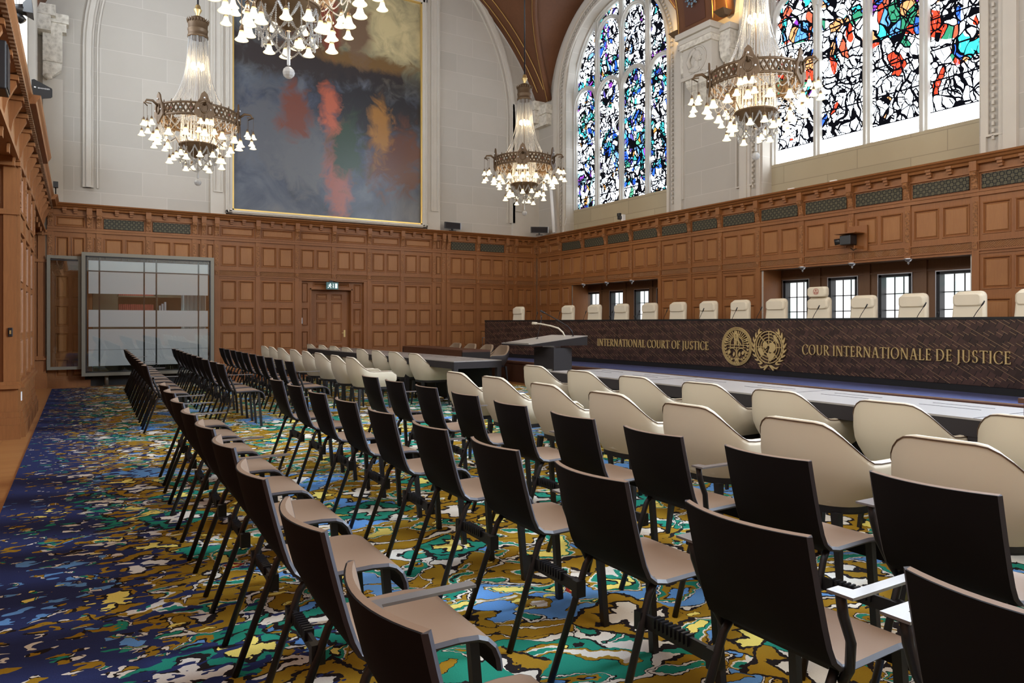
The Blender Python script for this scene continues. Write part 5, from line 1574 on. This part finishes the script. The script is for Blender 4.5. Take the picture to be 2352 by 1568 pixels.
# ------------------------------------------------------------------ audience chairs
def side_chair():
    # faces +X; origin on the floor under the centre of the backrest top
    t = thing('side_chair', '', 'chair')
    Wh = .195
    prof = [(-.005, .785), (.01, .72), (.03, .64), (.052, .56), (.068, .51), (.085, .475), (.11, .455), (.15, .447), (.25, .45), (.34, .452), (.40, .447), (.43, .435), (.455, .41), (.470, .375), (.475, .34)]
    NB = 12

    def surf(off):
        g = []
        for i, (x, z) in enumerate(prof):
            p0 = prof[max(i - 1, 0)]; p1 = prof[min(i + 1, len(prof) - 1)]; dx, dz = p1[0] - p0[0], p1[1] - p0[1]; L = math.hypot(dx, dz); nx, nz_ = -dz / L, dx / L
            row = []
            conc = .045 * smooth((z - .46) / .2) if i < 7 else 0
            dish = -.008 * smooth((x - .12) / .08) * smooth((.42 - x) / .08) if i >= 6 else 0
            for j in range(NB + 1):
                u = -1 + 2 * j / NB; y = u * Wh
                row.append((x + nx * off - conc * (1 - u * u) + .0, y, z + nz_ * off + dish * (1 - u * u)))
            g.append(row)
        return g
    A, B, Cc = surf(.0), surf(-.014), surf(-.018)
    m = MB(); m.grid(A); m.add(A[0] + B[0], [(j, j + 1, NB + 2 + j, NB + 1 + j) for j in range(NB)]); m.build('seat_shell', 'shell', t)
    m = MB(); m.grid(Cc); m.grid([Cc[0], B[0]], False); m.build('back_skin', 'shell_back', t)
    m = MB()
    for j in (0, NB): m.grid([[r[j] for r in A], [r[j] for r in Cc]], False)
    m.grid([A[-1], Cc[-1]], False)
    for s_ in (0, NB): m.tube([(a[s_][0] * .5 + c[s_][0] * .5, a[s_][1], a[s_][2] * .5 + c[s_][2] * .5) for a, c in zip(A, Cc)], .0095, 4)
    m.build('edge_band', 'edge', t)
    MB().box(.12, .42, -.15, .15, .422, .434).build('under_frame', 'blackmetal', t)
    for s_ in (-1, 1):
        MB().tube([(.135, s_ * .165, .445), (.10, s_ * .170, .40), (-.045, s_ * .185, 0)], .0125, 8).build('leg', 'blackmetal', t)
        MB().tube([(.395, s_ * .165, .44), (.43, s_ * .172, 0)], .019, 4, sq=True).build('leg', 'blackmetal', t)
    return t


def armrest(side, parent):
    s_ = side
    m = MB(); m.tube([(.125, s_ * .185, .405), (.115, s_ * .212, .45), (.085, s_ * .235, .53), (.055, s_ * .235, .60), (.045, s_ * .235, .652)], .0125, 8)
    o = m.build('armrest', 'blackmetal', parent)
    m = MB(); a = s_ * .235
    P2 = [(.025, a - .022 * s_), (.025, a + .045 * s_), (.31, a + .045 * s_), (.31, a + .012 * s_), (.075, a + .012 * s_), (.068, a - .022 * s_)]
    m.prism(P2, 'z', .652, .659); m.build('arm_pad', 'arm_gloss', o)
    return o


def linker(parent):
    # ribbed coupling strap from this chair's right rear leg to the next chair
    y0, y1 = -.155, -.475
    m = MB(); m.box(.075, .087, y1, y0, .30, .345)
    for k in range(9): m.box(.066, .096, y1 + .10 + k * .018, y1 + .108 + k * .018, .318, .352)
    m.box(.06, .10, y1 - .012, y1 + .02, .29, .35); m.box(.06, .10, y0 - .02, y0 + .012, .29, .35)
    return m.build('coupling_strap', 'blackmetal', parent)


sp0 = side_chair()
proto_arm = {1: armrest(1, None), -1: armrest(-1, None)}; proto_link = linker(None)
near = {
    'A': [(.50, .79)] + [(.492, 1.437), (.515, 2.069), (.522, 2.730), (.541, 3.383), (.55, 3.969), (.552, 4.561), (.565, 5.230), (.59, 5.95), (.615, 6.594)],
    'B': [(1.444, .815), (1.465, 1.446), (1.478, 2.107), (1.474, 2.747), (1.471, 3.375), (1.478, 4.045), (1.488, 4.696), (1.484, 5.330), (1.496, 6.0), (1.505, 6.654)],
    'C': [(2.27, .77), (2.282, 1.416), (2.262, 2.027), (2.264, 2.663), (2.285, 3.316), (2.298, 3.987), (2.335, 4.668), (2.347, 5.350), (2.334, 5.978), (2.338, 6.587)],
}
far = {
    'A': [(.688 + .0155 * (9.66 + .645 * k - 9.6), 9.66 + .645 * k) for k in range(10)],
    'B': [(1.505, 9.610), (1.505, 10.10), (1.50, 10.76), (1.525, 11.49), (1.54, 12.15), (1.54, 12.75), (1.552, 13.35), (1.578, 14.06), (1.588, 14.70), (1.596, 15.42)],
    'C': [(2.368, 9.70), (2.371, 10.301), (2.386, 10.97), (2.388, 11.552), (2.41, 12.22), (2.405, 12.80), (2.42, 13.433), (2.44, 14.1), (2.435, 14.7), (2.447, 15.36)],
}
armsL = {('n', 'A'): {1, 4, 5, 7, 8, 9}, ('n', 'B'): {0, 1, 2, 4, 6, 8}, ('n', 'C'): {0, 1, 4, 6, 8}, ('f', 'A'): {2, 4, 5, 8}, ('f', 'B'): {2, 4, 7}, ('f', 'C'): {2, 3, 6}}
armsR = {('n', 'B'): {1}, ('n', 'C'): {3}, ('f', 'A'): {0}, ('f', 'B'): {0}, ('f', 'C'): {0}, ('n', 'A'): set()}
RN = {'A': 'row beside the open carpet', 'B': 'middle dark row', 'C': 'dark row next to the cream armchairs'}
firstC = True
for blk, rows in (('n', near), ('f', far)):
    for rn, lst in rows.items():
        for k, (x, y) in enumerate(lst):
            o = sp0 if firstC else copy_tree(sp0); firstC = False
            if blk == 'f' and rn == 'B' and k == 0: y = 9.55
            o.location = (x + .0, y - .19, .012); o.rotation_euler = (0, 0, random.uniform(-.012, .012) - .012)
            o['label'] = 'dark side chair, %s from camera, %s block, %s' % (ORD[k], 'near' if blk == 'n' else 'far', RN[rn])
            o['group'] = 'dark side chairs, %s block, %s' % ('near' if blk == 'n' else 'far', RN[rn])
            for s_, dct in ((1, armsL), (-1, armsR)):
                if k in dct.get((blk, rn), ()): copy_tree(proto_arm[s_], o)
            if k > 0 and not (blk == 'n' and k == 1 and rn == 'A'):
                c2 = proto_link.copy(); C.objects.link(c2); c2.parent = o
                if blk == 'n' and rn == 'A': pass
for o in list(proto_arm.values()) + [proto_link]:
    for ch in list(o.children): bpy.data.objects.remove(ch)
    bpy.data.objects.remove(o)


# ------------------------------------------------------------------ chandeliers
def beads(m, path, r=.0065, step=.017):
    # resample the path and swell it into beads
    P_ = [Vector(p) for p in path]; L = [0]
    for i in range(1, len(P_)): L.append(L[-1] + (P_[i] - P_[i - 1]).length)
    n = max(2, int(L[-1] / step)); out = []; rr_ = []
    j = 0
    for k in range(2 * n + 1):
        s_ = L[-1] * k / (2 * n)
        while j < len(P_) - 2 and L[j + 1] < s_: j += 1
        f_ = (s_ - L[j]) / max(1e-6, L[j + 1] - L[j]); out.append(tuple(P_[j].lerp(P_[j + 1], f_))); rr_.append(r if k % 2 else r * .35)
    m.tube(out, rr_, 4, False)


def chandelier():
    t = thing('chandelier', '', 'chandelier')     # origin at the ceiling end is far above; local z = world z
    MB().tube([(0, 0, 6.88), (0, 0, 11.2)], .016, 8).build('suspension_rod', 'blackmetal', t)
    MB().lathe([(0, 6.70), (.035, 6.72), (.028, 6.76), (.065, 6.83), (.068, 6.845), (.05, 6.86), (.045, 6.90), (.03, 6.93), (.0, 6.94)], 16).build('finial', 'brass', t)
    m = MB(); m.lathe([(.155, 6.34), (.172, 6.345), (.172, 6.38), (.162, 6.39), (.162, 6.46), (.17, 6.47), (.17, 6.49), (.16, 6.50), (.165, 6.60), (.155, 6.64), (.12, 6.69), (.06, 6.725), (0, 6.73)], 28)
    for k in range(22):
        a = 2 * PI * k / 22; ca, sa = math.cos(a), math.sin(a)
        m.tube([(.16 * ca, .16 * sa, 6.60), (.175 * ca, .175 * sa, 6.635), (.188 * ca, .188 * sa, 6.665)], [.014, .012, .003], 5)
    m.build('crown_cap', 'bronze', t)
    # bead cone: inner curtain and outer swags to the ring
    m = MB()
    for k in range(34):
        a = 2 * PI * k / 34; ca, sa = math.cos(a), math.sin(a)
        path = []
        for i in range(9): f_ = i / 8; r = lerp(.145, .235, f_ ** .8); path.append((r * ca, r * sa, lerp(6.34, 5.12, f_)))
        beads(m, path, .009)
    for k in range(20):
        a = 2 * PI * (k // 2) / 10 + (.05 if k % 2 else -.05) + .1; ca, sa = math.cos(a), math.sin(a)
        path = []
        for i in range(13): f_ = i / 12; r = .155 + .47 * f_ ** 1.9; path.append((r * ca, r * sa, 6.34 - 1.34 * (1 - (1 - f_) ** 1.55)))
        beads(m, path, .010)
    for k in range(30):       # inner curtain down to the small ring
        a = 2 * PI * k / 30; ca, sa = math.cos(a), math.sin(a)
        beads(m, [(.25 * ca, .25 * sa, 5.12), (.27 * ca, .27 * sa, 4.8), (.285 * ca, .285 * sa, 4.52), (.26 * ca, .26 * sa, 4.44)], .0115, .022)
    def swags(R, z, n, drop, wrap, r=.008):
        for k in range(n):
            a0 = 2 * PI * k / n; a1 = a0 + 2 * PI / n * wrap; path = []
            for i in range(9):
                f_ = i / 8; a = lerp(a0, a1, f_); rr_ = R * (1 - .10 * math.sin(PI * f_) * (wrap > 1.5)); path.append((rr_ * math.cos(a), rr_ * math.sin(a), z - drop * math.sin(PI * f_)))
            beads(m, path, r)
    swags(.675, 4.80, 25, .15, 1.6, .011); swags(.60, 4.76, 10, .22, 1.5, .010)
    swags(.315, 4.38, 10, .26, 2, .012); swags(.28, 4.24, 8, .22, 2, .012); swags(.32, 4.36, 10, .14, 1, .011)
    for k in range(16): a = 2 * PI * k / 16; beads(m, [(.30 * math.cos(a), .30 * math.sin(a), 4.36), (.31 * math.cos(a), .31 * math.sin(a), 4.12)], .010, .024)
    bc = m.build('bead_curtain', 'crystal', t); bc['kind'] = 'stuff'
    # main pierced ring
    m = MB(); R = .66
    for (z0, z1, ro) in ((5.0, 5.035, .668), (4.80, 4.845, .67)): m.lathe([(R - .012, z0), (ro, z0), (ro + .006, (z0 + z1) / 2), (ro, z1), (R - .012, z1), (R - .012, z0)], 60)
    NN = 50
    for k in range(NN):
        a0, a1 = 2 * PI * k / NN, 2 * PI * (k + 1) / NN
        for za, zb in ((4.845, 5.0), (5.0, 4.845)): m.tube([(R * math.cos(a0), R * math.sin(a0), za), (R * math.cos(a1), R * math.sin(a1), zb)], .016, 4)
    for k in range(25): a = 2 * PI * (k + .5) / 25; m.tube([(R * math.cos(a), R * math.sin(a), 4.84), (R * math.cos(a), R * math.sin(a), 5.0)], .012, 4); m.tube([(R * math.cos(a), R * math.sin(a), 5.03), (R * math.cos(a), R * math.sin(a), 5.075)], [.014, .006], 5)
    m.lathe([(.29, 4.42), (.31, 4.42), (.315, 4.44), (.30, 4.455), (.29, 4.455), (.29, 4.42)], 36); m.lathe([(.30, 4.42), (.26, 4.36), (.12, 4.30), (.10, 4.24), (.02, 4.20)], 28)
    m.tube([(0, 0, 4.2), (0, 0, 6.4)], .010, 6)
    for k in range(5): a = 2 * PI * k / 5; m.tube([(0, 0, 5.0), (R * math.cos(a), R * math.sin(a), 4.9)], .008, 5)
    m.build('pierced_ring', 'bronze', t)
    # medallions
    for k in range(5):
        a = 2 * PI * k / 5 - PI / 2; M_ = Matrix.Rotation(a, 4, 'Z')
        def PM(x, y, z): v = M_ @ Vector((x, y, z)); return (v.x, v.y, v.z)
        m = MB(PM)
        out_ = [(-.17, 4.82), (-.14, 4.99), (-.08, 5.08), (-.05, 5.17), (0, 5.22), (.05, 5.17), (.08, 5.08), (.14, 4.99), (.17, 4.82), (.08, 4.76), (0, 4.70), (-.08, 4.76)]
        n = len(out_); m.add([(.665, y, z) for y, z in out_] + [(.69, y * .95, z) for y, z in out_], [tuple(range(n)), tuple(range(n, 2 * n))] + [(q, (q + 1) % n, n + (q + 1) % n, n + q) for q in range(n)])
        for q in range(12): b0, b1 = 2 * PI * q / 12, 2 * PI * (q + 1) / 12; m.tube([(.70, .062 * math.cos(b0), 4.93 + .085 * math.sin(b0)), (.70, .062 * math.cos(b1), 4.93 + .085 * math.sin(b1))], .012, 5, False)
        m.tube([(.69, 0, 4.98), (.78, 0, 5.05), (.88, 0, 5.04), (.93, 0, 4.97)], [.02, .022, .018, .008], 7)
        m.build('medallion', 'bronze', t)
        g = MB(PM); g.sphere((.70, 0, 5.10), .016, 8, 5)
        for s_ in (-1, 1): g.sphere((.695, s_ * .10, 4.91), .014, 8, 5)
        g.build('glass_jewels', 'whiteplastic', t)
    jr = MB(); jb = MB()
    for k in range(25):
        a = 2 * PI * (k + .5) / 25; (jr if k % 2 else jb).sphere(((R + .014) * math.cos(a), (R + .014) * math.sin(a), 4.92), .013, 7, 5)
    jr.build('red_jewels', 'books_red', t); jb.build('pale_jewels', 'curtain', t)
    # pendant rod and faceted ball
    m = MB(); m.lathe([(.0, 4.22), (.012, 4.2), (.012, 4.05), (.02, 4.04), (.016, 3.98), (.016, 3.86), (.0, 3.85)], 10); m.sphere((0, 0, 3.785), .06, 9, 6); m.smooth = set(); m.build('crystal_pendant', 'crystal', t)
    # bells
    bells = []

    def bell_at(r, a, z, s_, top_z):
        x, y = r * math.cos(a), r * math.sin(a); bells.append((x, y, z, s_, top_z))
    for k in range(5):
        a = 2 * PI * k / 5 - PI / 2
        for (da, r, z) in ((-.10, .84, 4.72), (0.0, .93, 4.70), (.10, .84, 4.72)): bell_at(r, a + da, z, .82, 4.97)
        MB().tube([(.84 * math.cos(a - .10), .84 * math.sin(a - .10), 4.97), (.93 * math.cos(a), .93 * math.sin(a), 4.99), (.84 * math.cos(a + .10), .84 * math.sin(a + .10), 4.97)], .01, 5).build('lamp_arm', 'bronze', t)
        for (da, r, z) in ((-.13, .92, 4.55), (.13, .92, 4.55)): bell_at(r, a + da, z, .82, 4.75)
        for j in range(3): bell_at(.71, a + (j - 1) * 2 * PI / 15, 4.58, 1.05, 4.82)
    for k in range(5):
        a = 2 * PI * k / 5 + .25
        bell_at(.43, a - .13, 4.28, .85, 4.50); bell_at(.46, a + .13, 4.20, .9, 4.50); bell_at(.37, a + PI / 5, 4.27, .85, 4.42)
        if k % 2 == 0: bell_at(.20, a, 4.08, .8, 4.3)
        MB().tube([(.30 * math.cos(a), .30 * math.sin(a), 4.44), (.37 * math.cos(a), .37 * math.sin(a), 4.56), (.45 * math.cos(a), .45 * math.sin(a), 4.50)], .008, 5).build('lamp_arm', 'bronze', t)
    bm = MB(); bm.lathe([(.018, 0), (.024, -.008), (.030, -.035), (.036, -.06), (.048, -.085), (.068, -.105), (.074, -.112), (.070, -.114), (.044, -.088), (.026, -.05), (.0, -.045)], 14)
    b0 = None
    hm = MB(); hm.lathe([(.012, -.005), (.024, -.005), (.022, .018), (.008, .035), (.0035, .04), (.0035, .20), (0, .20)], 8)
    for (x, y, z, s_, tz) in bells:
        if b0 is None: b0 = bm.build('bell_shade', 'bell', t); o = b0; h0 = hm.build('hanger', 'bronze', b0); h_ = h0
        else: o = b0.copy(); C.objects.link(o); o.parent = t; h_ = h0.copy(); C.objects.link(h_); h_.parent = o
        o.location = (x, y, z); o.scale = (s_, s_, s_); h_.scale = (1, 1, max(.7, (tz - z) / s_ / .20))
    for k in range(8): a = 2 * PI * k / 8; MB().sphere((.10 * math.cos(a), .10 * math.sin(a), 5.84), .03, 8, 6, (.022, .022, .05)).build('inner_bulb', 'bulb', t)
    for k in range(6): a = 2 * PI * k / 6; MB().sphere((.15 * math.cos(a), .15 * math.sin(a), 4.55), .02, 8, 5).build('inner_bulb', 'bulb', t)
    return t


ch0 = chandelier()
CH = [(1.80, 13.72, .0, 'brass chandelier hanging left of the painting near the corner booth'), (1.785, 7.24, .0, 'nearest chandelier in front of the painting, its crown out of frame'),
      (8.65, 13.72, .0, 'smallest-looking chandelier on a long rod by the far window corner'), (8.65, 7.24, .0, 'brass chandelier in front of the right-hand stained glass window')]
for k, (x, y, r, lab) in enumerate(CH):
    o = ch0 if k == 0 else copy_tree(ch0)
    view = math.atan2(x, y); off = {0: .15, 1: .0, 2: -.06, 3: -.15}[k]
    o.location = (x, y, 0); o.rotation_euler = (0, 0, -view + off); o['label'] = lab; o['group'] = 'crystal chandeliers'
    for (z, p, rad) in ((5.85, 4, .12), (4.55, 62, .45)):
        l = bpy.data.lights.new('chandelier_glow', 'POINT'); l.energy = p; l.color = (1, .80, .52); l.shadow_soft_size = rad
        lo = bpy.data.objects.new('chandelier_glow', l); C.objects.link(lo); lo.location = (x, y, z)
for (x, y) in ((1.8, .80), (8.65, .80)):     # added fill lights without fixtures, at the grid's next chandelier spots behind the camera
    l = bpy.data.lights.new('chandelier_glow', 'POINT'); l.energy = 75; l.color = (1, .82, .56); l.shadow_soft_size = .5
    lo = bpy.data.objects.new('chandelier_glow', l); C.objects.link(lo); lo.location = (x, y, 4.6)
for (x, y, z) in ((10.75, 9.86, 7.55), (10.80, 11.16, 7.57)):
    l = bpy.data.lights.new('uplight_beam', 'POINT'); l.energy = 9; l.color = (1, .62, .22); l.shadow_soft_size = .06
    lo = bpy.data.objects.new('uplight_beam', l); C.objects.link(lo); lo.location = (x, y, z)

# ------------------------------------------------------------------ monitors, cameras and loose kit on the ledges


def ledge_monitor(loc, rz, label):
    t = thing('ledge_monitor', label, 'monitor', loc, rz, 'small black monitors on the ledge')
    MB().box(-.24, .24, -.02, .02, .06, .23).build('screen_body', 'blackplastic', t, bevel=.004); MB().box(-.22, .22, -.022, -.0202, .075, .215).build('screen', 'tableside', t)
    MB().box(-.09, .09, -.04, .04, 0, .015).box(-.02, .02, -.01, .03, .015, .08).build('stand', 'blackmetal', t); MB().box(.235, .25, -.03, .03, .06, .23).build('side_edge', 'steel', t)


ledge_monitor((8.42, 16.92, 3.716), .1, 'black monitor on the back ledge just right of the painting')
ledge_monitor((10.85, 16.45, 3.715), -.45, 'black monitor on the ledge in the far right corner')
tb = MB(); tb.tube([(10.95, 15.88, 3.73), (10.99, 16.1, 5.1)], .045, 12); tag(tb.build('leaning_tube', 'whiteplastic'), 'long white tube leaning in the far right corner', 'tube')
tag(MB().tube([(11.05, 15.6, 3.72), (11.12, 15.68, 3.8), (11.15, 15.66, 3.95), (11.16, 15.60, 4.1)], .006, 6).build('white_cable', 'whiteplastic'), 'short white cable looping on the ledge beside the leaning tube', 'cable')
pc = thing('ledge_camera', 'small black and white dome camera on the right ledge under the left window', 'camera', (11.10, 13.22, 3.72))
MB().box(-.04, .04, -.06, .0, 0, .16).build('mount', 'whiteplastic', pc); MB().box(-.08, .03, -.02, .10, .05, .13).build('camera_head', 'blackplastic', pc, bevel=.01); MB().box(-.06, .02, .06, .14, .13, .21).build('lens_head', 'blackplastic', pc, bevel=.01)
wc = thing('wall_camera', 'black broadcast camera under an oak shelf on the right wall', 'camera', (11.10, 7.32, 2.52))
MB().box(.05, .08, -.26, .10, -.03, .40).build('back_board', 'oak', wc); MB().box(-.22, .08, -.22, .16, .26, .275).build('shelf', 'oak', wc); MB().box(-.2, .05, -.20, -.19, .0, .05).build('bracket', 'oak', wc)
MB().box(-.16, .02, -.10, .10, .08, .24).build('camera_body', 'blackplastic', wc, bevel=.01)
MB().tube([(-.08, .08, .16), (-.14, .20, .14)], [.045, .055], 12).build('lens', 'blackplastic', wc)
MB().tube([(0, -.08, .08), (0, -.12, .02), (-.02, -.06, -.01), (0, 0, .03)], .008, 6).build('cable', 'blackmetal', wc)
for k, (y, lab) in enumerate(((8.45, 'pale strip light lying on the right cornice, the left one'), (7.6, 'pale strip light lying on the right cornice, the right one'))):
    tag(MB().box(11.02, 11.06, y - .06, y + .06, 3.716, 3.735).build('ledge_light', 'whiteplastic'), lab, 'lamp', 'small strip lights on the right cornice')
print('objects', len(bpy.data.objects), 'verts', sum(len(m.vertices) for m in bpy.data.meshes))
